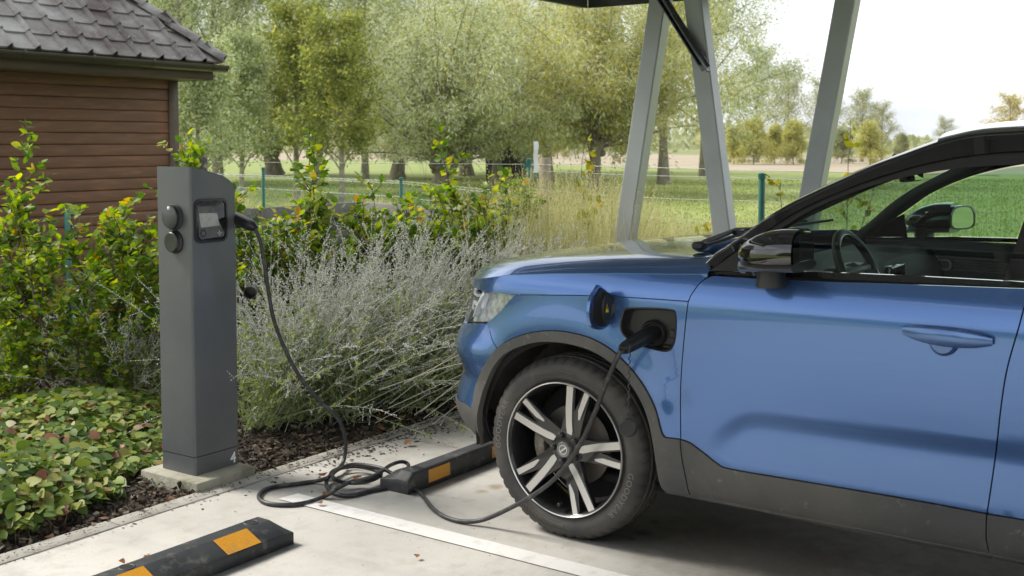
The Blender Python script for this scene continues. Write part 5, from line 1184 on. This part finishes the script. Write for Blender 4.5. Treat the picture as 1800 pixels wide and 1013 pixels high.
for i, (x, d, s, key, lab, lm) in enumerate([
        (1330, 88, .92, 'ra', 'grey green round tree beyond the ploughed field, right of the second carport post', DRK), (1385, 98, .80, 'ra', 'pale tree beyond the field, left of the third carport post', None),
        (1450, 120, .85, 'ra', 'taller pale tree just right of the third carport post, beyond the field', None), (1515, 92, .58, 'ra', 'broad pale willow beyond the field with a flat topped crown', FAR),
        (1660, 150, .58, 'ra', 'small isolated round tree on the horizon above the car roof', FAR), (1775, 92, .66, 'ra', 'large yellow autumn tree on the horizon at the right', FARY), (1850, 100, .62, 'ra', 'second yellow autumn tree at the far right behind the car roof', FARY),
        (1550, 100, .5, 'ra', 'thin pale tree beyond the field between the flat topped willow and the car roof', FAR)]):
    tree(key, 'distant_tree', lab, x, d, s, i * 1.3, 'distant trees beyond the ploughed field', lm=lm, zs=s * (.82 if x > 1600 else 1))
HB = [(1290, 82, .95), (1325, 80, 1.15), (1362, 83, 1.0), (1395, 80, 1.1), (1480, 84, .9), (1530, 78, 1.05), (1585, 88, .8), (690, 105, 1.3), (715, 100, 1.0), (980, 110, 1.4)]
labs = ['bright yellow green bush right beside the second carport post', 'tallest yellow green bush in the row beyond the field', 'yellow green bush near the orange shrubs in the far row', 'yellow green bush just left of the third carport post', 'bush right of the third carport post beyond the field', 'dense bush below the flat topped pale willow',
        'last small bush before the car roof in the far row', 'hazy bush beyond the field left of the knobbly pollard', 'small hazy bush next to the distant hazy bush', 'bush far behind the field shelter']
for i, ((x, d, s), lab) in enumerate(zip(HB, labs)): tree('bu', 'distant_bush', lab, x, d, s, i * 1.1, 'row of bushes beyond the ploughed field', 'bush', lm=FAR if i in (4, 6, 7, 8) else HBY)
# far woods along the horizon, one mass
m = MB(); g = np.random.default_rng(5); n = 26000
px_ = g.uniform(-500, 2300, n); dd2 = g.uniform(150, 420, n); hh = (2 + 2.2 * np.abs(np.sin(px_ * .013) + .6 * np.sin(px_ * .047 + 1))) * (1.0 + (px_ < 1250) * 1.6)
hh = np.where(px_ > 1560, hh * .45, hh)
PP_ = np.array([gat(a, b) for a, b in zip(px_, dd2)]); PP_[:, 2] = g.uniform(0, 1, n) ** 1.3 * hh
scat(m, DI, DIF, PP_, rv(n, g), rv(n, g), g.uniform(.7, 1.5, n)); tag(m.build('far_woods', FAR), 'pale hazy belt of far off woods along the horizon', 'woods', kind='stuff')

# --- beech hedge
BE = leafmat('beech_leaves', [(.0, (0.058, 0.120, 0.020)), (.30, (0.128, 0.227, 0.026)), (.62, (0.245, 0.352, 0.034)), (.86, (0.386, 0.453, 0.053)), (.895, (0.489, 0.239, 0.053)), (.93, (0.464, 0.490, 0.059)), (1, (0.489, 0.515, 0.066))], trans=.5, rough=.42, nscale=2.2, namt=.30, spec=.45)
def beech(key, seed, H, W_, nstem, dens_):
    g = np.random.default_rng(seed); T = MB(); C = MB(); LP, LD = [], []
    for s in range(nstem):
        a = g.uniform(0, 6.28); b0 = np.array([math.cos(a), math.sin(a), 0]) * g.uniform(0, .12); h = H * (1 if s == 0 else g.uniform(.55, .95)); m = 14
        tl = np.cumsum(g.normal(0, .022, (m, 2)), 0) + np.outer(np.linspace(0, 1, m), [math.cos(a) * .22 * W_, math.sin(a) * .22 * W_]); Q = np.column_stack([tl, np.linspace(0, h, m)]) + b0
        T.tube(Q, .013 * np.linspace(1, .12, m) * (1.2 if s == 0 else .9), 6, False)
        nb = int(h * 30 * dens_)
        for j in range(nb):
            t = g.uniform(.07, 1.0); i = t * (m - 1); b = np.array([np.interp(i, range(m), Q[:, c]) for c in range(3)]); el = R(g.uniform(20, 65)); az_ = g.uniform(0, 6.28)
            L1 = W_ * g.uniform(.25, .75) * (1.0 - .75 * max(0, t - .45)) * (.75 + .25 * (t > .15)); k = 5
            d = np.array([math.cos(az_) * math.cos(el), math.sin(az_) * math.cos(el), math.sin(el)]); Z = [b]
            for q in range(k): d = nrm(d + g.normal(0, .16, 3) + [0, 0, .04]); Z.append(Z[-1] + d * L1 / k)
            Z = np.array(Z); T.tube(Z, .0042 * np.linspace(1, .25, k + 1), 4, False)
            nlf = max(4, int(L1 / .021)); u = g.uniform(.12, 1.05, nlf); S = np.stack([np.interp(u * k, range(k + 1), Z[:, c]) for c in range(3)], 1)
            sd = nrm(np.cross(d, [0, 0, 1]) + g.normal(0, .25, 3)); sg = g.choice([-1, 1], nlf)[:, None]; ld = nrm(d * .5 + sd * sg * .8 + g.normal(0, .32, (nlf, 3)) + [0, 0, -.12]); LP.append(S); LD.append(ld)
        k = 7; LP.append(Q[-1] + g.normal(0, .012, (k, 3)) - np.outer(g.uniform(0, .12, k), [0, 0, 1])); LD.append(nrm(g.normal(0, .6, (k, 3)) + [0, 0, .6]))
    LP = np.concatenate(LP); LD = np.concatenate(LD); n = len(LP); sz = g.uniform(.038, .072, n)
    scat(C, OV, OVF, LP, LD, nrm(np.array([0, 0, 1.0]) + g.normal(0, .5, (n, 3))), np.column_stack([sz * .78, sz, sz * g.uniform(.4, 1.6, n)]))
    PLACED[key] = [T.mesh('stem', twig, 60), C.mesh('foliage', BE, 60), n]
beech('h1', 31, 1.50, .54, 4, .80); beech('h2', 32, 1.32, .58, 4, .85); beech('h3', 33, 1.12, .54, 4, .92); beech('h4', 34, 1.62, .44, 3, .75)
def shrub(key, label, x, d, sc, rz, grp='young beech shrubs planted in a hedge row', nm='beech_shrub'):
    p = gat(x, d); t = thing(nm, label, 'shrub', (p[0], p[1], -.02), rz, grp); t.scale = (sc, sc, sc)
    for nme, me in (('stem', PLACED[key][0]), ('foliage', PLACED[key][1])):
        o = bpy.data.objects.new(nme, me); COL.objects.link(o); o.parent = t
    return t
SH_ = [('h4', -35, 6.6, .97, 'beech shrub cut by the left edge of the picture, with one tall sprig'), ('h2', 45, 6.9, .86, 'beech shrub near the left edge with a low crown'), ('h1', 105, 6.5, .84, 'bushy beech shrub with a dense green crown before the shed boards'), ('h3', 165, 7.1, 1.0, 'beech shrub with a bare upright stem left of the browning one'),
       ('h2', 222, 6.7, .86, 'beech shrub with browning leaves left of the charging post'), ('h3', 268, 7.2, 1.14, 'beech shrub half hidden behind the left side of the charging post'), ('h1', 395, 7.5, 1.0, 'beech shrub right behind the top of the charging post with long arching twigs'),
       ('h4', 470, 7.2, .93, 'tall beech shrub with curled pale leaves right of the cable plug'), ('h3', 540, 7.4, 1.02, 'low beech shrub before the corner of the grey wall'), ('h4', 620, 7.5, .96, 'tallest beech sprig of the row, in front of the right half of the grey wall'), ('h2', 690, 7.7, .88, 'beech shrub with a reddish tip above the silvery perennials'),
       ('h3', 760, 7.8, 1.05, 'beech shrub below the knobbly pollard willow'), ('h4', 838, 8.1, .98, 'slim beech shrub with a long yellowing leader left of the green corner post'), ('h2', 900, 8.4, .95, 'yellow beech shrub against the leaning timber brace')]
for i, (k, x, d, s, lab) in enumerate(SH_): shrub(k, lab, x, d, s, i * 1.7)
for i, (k, x, d, s, lab) in enumerate([('h2', 435, 7.0, .92, 'bright yellow green beech shrub right beside the cable plug on the post'), ('h2', 505, 7.0, .86, 'leafy beech shrub above the left part of the silvery sage'), ('h3', 585, 7.2, 1.02, 'wide leafy beech shrub in front of the wall corner'), ('h2', 655, 7.3, .90, 'dense yellow green beech shrub behind the fullest sage clump'), ('h3', 725, 7.5, 1.08, 'dense beech shrub before the right end of the grey wall'), ('h3', 805, 7.8, 1.08, 'rounded beech shrub above the car headlamp'), ('h3', 870, 8.1, 1.10, 'beech shrub with yellow leaves just left of the timber brace')]): shrub(k, lab, x, d, s, i * 2.1 + .6)
# low fill between the stems
shrub('h3', 'low dense beech shrub close to the ground cover at the far left', 10, 6.2, .62, .3); shrub('h3', 'low beech shrub under the browning one, behind the ground cover', 190, 6.35, .60, 2.3)
# saplings with few leaves
def sapling(label, x, d, H, seed, mt, red=0.0, lean=0.0, grp='thin self sown saplings by the fence'):
    g = np.random.default_rng(seed); p = gat(x, d); t = thing('sapling', label, 'sapling', (p[0], p[1], -.03), 0, grp); T = MB(); LP, LD = [], []
    for s in range(2):
        m = 12; a = g.uniform(0, 6.28); h = H * (1 if s == 0 else .72); tl = np.cumsum(g.normal(0, .014, (m, 2)), 0) + np.outer(np.linspace(0, 1, m) ** 1.5, [_r[0], _r[1]]) * (lean + s * .16); Q = np.column_stack([tl, np.linspace(0, h, m)])
        T.tube(Q, .007 * np.linspace(1, .2, m), 5, False)
        for j in range(int(h * 11)):
            u = g.uniform(.45, 1); b = np.array([np.interp(u * (m - 1), range(m), Q[:, c]) for c in range(3)]); d_ = nrm(rv(1, g)[0] + [0, 0, .7]); L1 = g.uniform(.03, .14); T.tube([b, b + d_ * L1], [.0022, .001], 3, False)
            for q in range(3): LP.append(b + d_ * L1 * g.uniform(.5, 1)); LD.append(nrm(d_ + g.normal(0, .6, 3)))
    T.build('stem', twig, t, smooth=60); LP = np.array(LP); LD = np.array(LD); sz = g.uniform(.04, .07, len(LP)); scat(C_ := MB(), OV, OVF, LP, LD, rv(len(LP), g), np.column_stack([sz * .7, sz, sz * g.uniform(.5, 2, len(LP))])); C_.build('foliage', mt, t, smooth=60)
YL = leafmat('yellow_leaves', [(.0, (.16, .21, .02)), (.5, (.33, .33, .03)), (.8, (.50, .38, .02)), (1, (.45, .14, .02))], trans=.5, rough=.45, namt=.2)
sapling('thin sapling with a few green leaves rising right of the third carport post', 1478, 8.0, 1.75, 41, YL, lean=.03); sapling('sapling with yellow and brown leaves between the second and third carport posts', 1385, 8.2, 1.32, 42, YL); sapling('sapling with orange leaves beside the round wooden fence post', 1010, 9.0, 1.62, 43, YL)
sapling('bare reddish sapling in front of the field shelter', 905, 8.6, 1.42, 44, YL); sapling('small yellow leaved sapling left of the second carport post', 1235, 8.6, .98, 45, YL); sapling('leafy sapling at the foot of the first carport post', 1030, 8.0, 1.1, 46, YL)
# --- silvery Russian sage clumps
SG = mat('silver_stems', (.50, .51, .42), .8, col2=(.33, .36, .24), nscale=6, lo=.3, hi=.7); FL = leafmat('sage_florets', [(.0, (.55, .56, .53)), (.5, (.70, .71, .67)), (.88, (.80, .80, .77)), (1, (.52, .45, .66))], trans=.25, rough=.8, namt=.1); SL = leafmat('sage_leaves', [(.0, (0.138, 0.207, 0.046)), (.5, (0.276, 0.356, 0.103)), (.9, (0.368, 0.414, 0.207)), (1, (0.483, 0.437, 0.092))], trans=.35, rough=.65, nscale=4)
def sage(key, seed, ns_, H, bias):
    g = np.random.default_rng(seed); T = MB(); F = MB(); Lf = MB(); BP, BS, LP, LD = [], [], [], []
    for s in range(ns_):
        a = g.uniform(0, 6.28); tilt = R(abs(g.normal(0, 32)) + 4); d = np.array([math.cos(a) * math.sin(tilt), math.sin(a) * math.sin(tilt), math.cos(tilt)]) + np.array([_r[0], _r[1], 0]) * bias * g.uniform(0, 1)
        d = nrm(d); L0 = H * g.uniform(.65, 1.12) / max(d[2], .62) * .95; m = 9; Q = [np.array([g.normal(0, .10), g.normal(0, .10), 0])]
        for i in range(m - 1): d = nrm(d + g.normal(0, .062, 3) + [0, 0, -.020 * i * (1 - d[2] * .5)]); Q.append(Q[-1] + d * L0 / (m - 1))
        Q = np.array(Q); Q[:, 2] = np.maximum(Q[:, 2], .02); T.tube(Q, np.linspace(.0021, .0008, m), 4, False)
        for j in range(18):
            t = g.uniform(.36, .98); b = np.array([np.interp(t * (m - 1), range(m), Q[:, c]) for c in range(3)]); dv = nrm(d * .9 + g.normal(0, .5, 3)); L1 = g.uniform(.05, .17) * (1.25 - t); e = b + dv * L1
            T.tube([b, e], [.0011, .0006], 3, False); n = max(3, int(L1 / .011)); u = np.linspace(.15, 1, n)[:, None]; BP.append(b + (e - b) * u + g.normal(0, .0015, (n, 3))); BS.append(g.uniform(.0026, .0050, n))
        n = 22; u = g.uniform(.5, 1, n); BP.append(np.stack([np.interp(u * (m - 1), range(m), Q[:, c]) for c in range(3)], 1)); BS.append(g.uniform(.002, .004, n))
        n = 44; u = g.uniform(.03, .66, n); S = np.stack([np.interp(u * (m - 1), range(m), Q[:, c]) for c in range(3)], 1); LP.append(S); LD.append(nrm(g.normal(0, 1, (n, 3)) + d * .7))
    BP = np.concatenate(BP); BS = np.concatenate(BS); scat(F, OC, OCF, BP, rv(len(BP), g), rv(len(BP), g), BS); LP = np.concatenate(LP); LD = np.concatenate(LD); sz = g.uniform(.02, .05, len(LP)); scat(Lf, DI, DIF, LP, LD, rv(len(LP), g), np.column_stack([sz * .32, sz, sz]))
    PLACED[key] = [T.mesh('stems', SG), F.mesh('florets', FL), Lf.mesh('foliage', SL)]
sage('s1', 51, 100, 1.12, .4); sage('s2', 52, 90, 1.02, .15); sage('s3', 53, 85, 1.15, .6)
for i, (k, x, d, s, lab) in enumerate([('s2', 225, 6.5, .70, 'sparse silvery sage clump just left of the charging post'), ('s1', 465, 6.15, .92, 'silvery sage clump beside the hanging dust cap, right of the post'), ('s3', 520, 6.5, 1.0, 'silvery sage clump behind the hanging cable'), ('s2', 585, 6.3, .95, 'silvery sage clump directly above the coiled cable'), ('s1', 640, 6.7, 1.04, 'fullest silvery sage clump in the middle of the bed'),
                                    ('s3', 700, 6.6, 1.0, 'silvery sage clump leaning right over the bare soil'), ('s2', 760, 6.9, 1.08, 'silvery sage clump left of the car headlamp'), ('s1', 830, 7.0, 1.0, 'silvery sage clump touching the front of the car'), ('s3', 860, 7.4, .98, 'silvery sage clump rising above the front edge of the bonnet'), ('s2', 930, 7.7, .86, 'silvery sage clump mixed with dry grass behind the bonnet')]):
    p = gat(x, d); t = thing('sage_clump', lab, 'perennial', (p[0], p[1], -.02), rnd.uniform(-.5, .5), 'silvery sage clumps in the planting bed'); t.scale = (s, s, s)
    for nme, me in zip(('stems', 'florets', 'foliage'), PLACED[k]): o = bpy.data.objects.new(nme, me); COL.objects.link(o); o.parent = t
# long bare flopping stems
m = MB(); g = np.random.default_rng(61)
for i in range(28):
    x0, y0 = g.uniform(430, 760), g.uniform(640, 760); d0 = g.uniform(6.0, 6.7); a = dp(x0, y0, d0); a[2] = max(a[2], .03); ln_ = g.uniform(.5, 1.15); el = R(g.uniform(18, 42)); dd_ = _r * math.cos(el) + np.array([0, 0, math.sin(el)]) + np.array([_f[0], _f[1], 0]) * g.uniform(-.2, .5); dd_ = nrm(dd_)
    m.tube([a, a + dd_ * ln_ * .5 + [0, 0, .015], a + dd_ * ln_], [.0022, .0018, .0010], 4, False)
tag(m.build('bare_stems', mat('straw_stems', (.62, .60, .46), .8)), 'loose pale bare stems flopping through the silvery sage', 'stems', kind='stuff')
# --- heart leaved ground cover
EP = leafmat('ground_cover_leaves', [(.0, (0.054, 0.113, 0.017)), (.35, (0.121, 0.198, 0.027)), (.70, (0.240, 0.302, 0.046)), (.84, (0.294, 0.302, 0.065)), (.89, (0.186, 0.094, 0.065)), (.92, (0.328, 0.132, 0.082)), (.95, (0.284, 0.302, 0.055)), (1, (0.294, 0.312, 0.055))], trans=.3, rough=.5, nscale=3, namt=.18, spec=.35)
poly = [gr(-220, 1020), gr(-30, 968), gr(60, 945), gr(130, 918), gr(190, 882), gr(268, 836), gr(300, 800), gr(310, 740), gr(300, 712), gr(-60, 712)]; poly = np.array(poly)[:, :2]
def gch(x, y): return .05 + .17 * (np.sin(x * 2.9 + 1) * np.sin(y * 3.3) * .4 + .7)
n = 11500; g = np.random.default_rng(71); XY = np.stack([g.uniform(poly[:, 0].min(), poly[:, 0].max(), n), g.uniform(poly[:, 1].min(), poly[:, 1].max(), n)], 1); XY = XY[inside(XY, poly)]
XY = XY[~((XY[:, 0] > 3.10) & (XY[:, 1] < 4.40))]
ed_ = np.min([np.linalg.norm(XY - (a + (b - a) * t_), axis=1) for a, b in zip(poly, np.roll(poly, -1, 0)) for t_ in np.linspace(0, 1, 12)], 0); hz = gch(XY[:, 0], XY[:, 1]) * (.30 + .70 * np.clip(ed_ / .28, 0, 1)); n = len(XY)
PG = np.column_stack([XY, hz * g.uniform(.35, 1.08, n) ** .6]); sz = g.uniform(.030, .060, n); Dg = nrm(g.normal(0, 1, (n, 3)) * [1, 1, .28] + np.array([-.25, -.6, -.25])); m = MB()
scat(m, HE, HEF, PG, Dg, nrm(np.array([-.15, -.35, 1.0]) + g.normal(0, .34, (n, 3))), np.column_stack([sz, sz * 1.1, sz * g.uniform(.4, 1.5, n)]))
tag(m.build('ground_cover', EP, smooth=60), 'heart leaved green and reddish ground cover filling the bed left of the post', 'ground cover', kind='stuff')
m = MB()
for p, z in zip(XY[::3], PG[::3, 2]): m.tube([(p[0] + g.normal(0, .03), p[1] + g.normal(0, .03), -.01), (p[0], p[1], z)], .0012, 3, False)
tag(m.build('ground_cover_stalks', mat('stalks', (.16, .13, .06), .8)), 'thin wiry stalks under the ground cover', 'stalks', kind='stuff')
# --- bark mulch and litter
MU = leafmat('bark_mulch', [(.0, (.022, .017, .012)), (.5, (.055, .042, .030)), (.85, (.11, .085, .062)), (.97, (.24, .20, .15)), (1, (.26, .11, .05))], trans=0, rough=.9, nscale=3, namt=.2)
n = 30000; g = np.random.default_rng(81); X = g.uniform(-.5, 8.3, n); Y = 3.985 + (3.0) * g.uniform(0, 1, n) ** 1.5; Pm = np.column_stack([X, Y, g.uniform(-.015, .012, n) + .02 * np.clip(Y - 4.05, 0, 1)]); m = MB()
CHT = [(-.5, 0, 0), (.5, .1, .1), (.4, 1, .05), (-.45, .9, -.1), (-.4, .05, -.25), (.42, .12, -.2)]; CHF = [(0, 1, 2, 3), (0, 4, 5, 1)]
sz = g.uniform(.012, .042, n); scat(m, CHT, CHF, Pm, nrm(g.normal(0, 1, (n, 3)) * [1, 1, .3]), nrm(np.array([0, 0, 1]) + g.normal(0, .35, (n, 3))), np.column_stack([sz * g.uniform(.3, .8, n), sz, sz]))
tag(m.build('bark_mulch', MU), 'dark bark mulch and dead leaves covering the planting bed', 'mulch', kind='stuff')
n = 1500; X = np.concatenate([g.normal(gr(700, 765)[0], .5, 700), g.uniform(1.8, 7.5, 800)]); Y = 3.95 - np.abs(g.normal(0, 1, n)) * np.where(np.arange(n) < 700, .13, .05); Pm = np.column_stack([X, Y, np.full(n, .014) - .011 * (Y < 3.88)]); sz = g.uniform(.004, .020, n) * np.where(np.arange(n) < 700, 1, .6); m = MB()
scat(m, CHT, CHF, Pm, nrm(g.normal(0, 1, (n, 3)) * [1, 1, .05]), nrm(np.array([0, 0, 1]) + g.normal(0, .15, (n, 3))), np.column_stack([sz * .6, sz, sz * .6])); tag(m.build('loose_litter', MU), 'crumbs of mulch spilled on the concrete edge', 'litter', kind='stuff')
n = 420; X = g.uniform(.8, 6, n); Y = g.uniform(1.0, 3.85, n); sz = g.uniform(.002, .007, n); m = MB(); scat(m, CHT, CHF, np.column_stack([X, Y, np.full(n, .003)]), nrm(g.normal(0, 1, (n, 3)) * [1, 1, .05]), nrm(np.array([0, 0, 1]) + g.normal(0, .1, (n, 3))), np.column_stack([sz * .5, sz, sz * .5])); tag(m.build('grit', MU), 'tiny crumbs and grit on the pale concrete', 'grit', kind='stuff')
dl = leafmat('dead_leaf', [(.0, (.22, .09, .035)), (1, (.36, .18, .08))], trans=.2, rough=.8)
for i, (x, y, s, lab) in enumerate([(562, 836, .055, 'curled brown leaf on the concrete left of the cable coil'), (622, 841, .06, 'brown leaf lying inside the cable coil'), (584, 871, .045, 'orange brown leaf under the front of the cable coil'), (733, 981, .028, 'dry crumpled leaf on the concrete below the white line'), (712, 782, .05, 'rust coloured leaf on the mulch near the car bumper'), (220, 989, .028, 'small dry leaf behind the front wheel stop'), (252, 980, .028, 'pale dry leaf by the hole of the front wheel stop'),
                                    (676, 756, .05, 'brown leaf in the mulch below the sage'), (558, 884, .035, 'dry twig and leaf scrap at the end of the white line')]):
    p = gr(x, y, .012); m = MB(); V = np.array(OV) * s; V[:, 2] = np.abs(V[:, 0]) * .5 + V[:, 1] ** 2 * 6 * rnd.uniform(.3, 1.4) + g.normal(0, .002, len(V)); a = rnd.uniform(0, 6.28)
    V = V @ np.array([[math.cos(a), -math.sin(a), 0], [math.sin(a), math.cos(a), 0], [0, 0, 1]]).T; m.add(V, [list(f) for f in OVF]); tag(m.build('fallen_leaf', dl, smooth=60, loc=tuple(p)), lab, 'leaf', 'fallen leaves on the concrete')
# --- tall dry grass and meadow tufts
DG = leafmat('dry_grass', [(.0, (.22, .28, .075)), (.4, (.42, .41, .19)), (1, (.64, .57, .36))], trans=.4, rough=.7, nscale=1.5, namt=.4)
MG = leafmat('meadow_blades', [(.0, (.17, .23, .045)), (.6, (.27, .32, .075)), (1, (.42, .42, .17))], trans=.45, rough=.6, nscale=.5, namt=.4)
BL = [(-.5, 0, 0), (.5, 0, 0), (.3, .6, .08), (0, 1, .25), (-.3, .6, .08)]; BLF = [(0, 1, 2, 4), (4, 2, 3)]
g = np.random.default_rng(91); n = 27000; xs = g.uniform(870, 1460, n); ds = 7.6 + 6.5 * g.uniform(0, 1, n) ** 1.3; Pq = np.array([gat(a, b) for a, b in zip(xs, ds)]); Pq[:, 2] = 0; hgt = g.uniform(.55, 1.42, n) * (1 - .30 * sstep(9, 13, ds)) * (1 - .30 * sstep(1080, 1200, xs)); m = MB()
Dn = nrm(np.array([0, 0, 1]) + g.normal(0, .16, (n, 3))); scat(m, BL, BLF, Pq, Dn, rv(n, g), np.column_stack([g.uniform(.003, .009, n), hgt, hgt * .8]))
k = g.random(n) < .28; tip = Pq[k] + Dn[k] * hgt[k][:, None] * .98
for q in range(9): scat(m, DI, DIF, tip - Dn[k] * (q * .022), nrm(Dn[k] + g.normal(0, .5, (k.sum(), 3))), rv(k.sum(), g), np.column_stack([np.full(k.sum(), .006), np.full(k.sum(), .022), np.full(k.sum(), .01)]))
tag(m.build('tall_dry_grass', DG), 'tall straw coloured weeds and grass behind the bonnet', 'grass', kind='stuff')
n = 9000; xs = g.uniform(880, 1460, n); ds = 7.6 + 4.5 * g.uniform(0, 1, n); cl_ = np.sin(xs * .045) + np.sin(ds * 4 + xs * .02) > -.1; Pq = np.array([gat(a, b) for a, b in zip(xs, ds)]); Pq[:, 2] = g.uniform(0, .5, n) * (.6 + .4 * np.sin(xs * .03)); Pq = Pq[cl_]; n = len(Pq); m = MB()
sz = g.uniform(.03, .06, n); scat(m, OV, OVF, Pq, rv(n, g), nrm(np.array([0, 0, 1]) + g.normal(0, .5, (n, 3))), np.column_stack([sz * .5, sz, sz])); tag(m.build('weeds', GRN, smooth=60), 'low green weeds between the dry grass behind the bonnet', 'weeds', kind='stuff')
n = 70000; xs = g.uniform(-60, 1850, n); ds = 8.6 + 40 * g.uniform(0, 1, n) ** 1.7; Pq = np.array([gat(a, b) for a, b in zip(xs, ds)]); Pq[:, 2] = -.05; ok = ~((Pq[:, 0] < 7.6) & (Pq[:, 1] > 8.9) & (Pq[:, 0] > 1)); Pq = Pq[ok]; ds = ds[ok]; n = len(Pq); m = MB()
hg = g.uniform(.02, .06, n); scat(m, BL, BLF, Pq, nrm(np.array([0, 0, 1]) + g.normal(0, .35, (n, 3))), rv(n, g), np.column_stack([.006 + ds * .0009, hg, hg])); tag(m.build('meadow_tufts', MG), 'short green grass blades of the meadow', 'grass', kind='stuff')
# reeds in the ditch in front of the willows
n = 9000; xs = g.uniform(400, 960, n); ds = 17.5 + 5 * g.uniform(0, 1, n); Pq = np.array([gat(a, b) for a, b in zip(xs, ds)]); Pq[:, 2] = -.1; hg = g.uniform(.3, .85, n) * (.7 + .3 * np.sin(xs * .05)); m = MB()
scat(m, BL, BLF, Pq, nrm(np.array([0, 0, 1]) + g.normal(0, .22, (n, 3))), rv(n, g), np.column_stack([np.full(n, .018), hg, hg])); tag(m.build('ditch_reeds', DG), 'brownish rough grass along the ditch before the willows', 'grass', kind='stuff')

# hedge added out of view behind the viewer, to darken reflections in paint and glass
g = np.random.default_rng(101); m = MB(); n = 16000; a_ = g.uniform(R(150), R(285), n); d_ = g.uniform(24, 30, n); hh = 3.2 + 1.0 * np.sin(a_ * 9) + .7 * np.sin(a_ * 23 + 1)
Pq = np.column_stack([d_ * np.cos(a_), d_ * np.sin(a_), g.uniform(0, 1, n) * hh]); scat(m, DI, DIF, Pq, rv(n, g), rv(n, g), g.uniform(.4, .9, n)); tag(m.build('unseen_hedge', DRK), 'dark hedge out of view behind the viewer, added for its reflection in the car', 'hedge', kind='stuff')
# ------------------------------------------------------------------ air
hz = bpy.data.materials.new('haze'); hz.use_nodes = True; t = hz.node_tree; t.nodes.clear(); o_n = N(t, 'ShaderNodeOutputMaterial'); pv = N(t, 'ShaderNodeVolumePrincipled')
pv.inputs['Color'].default_value = (.93, .95, 1, 1); pv.inputs['Density'].default_value = .00022; pv.inputs['Anisotropy'].default_value = .3; t.links.new(pv.outputs[0], o_n.inputs['Volume'])
m = MB(); m.box((300, 300, 10.5), (2420, 2420, 24)); tag(m.build('haze', hz), 'thin pale autumn haze over the fields', 'haze', kind='stuff')
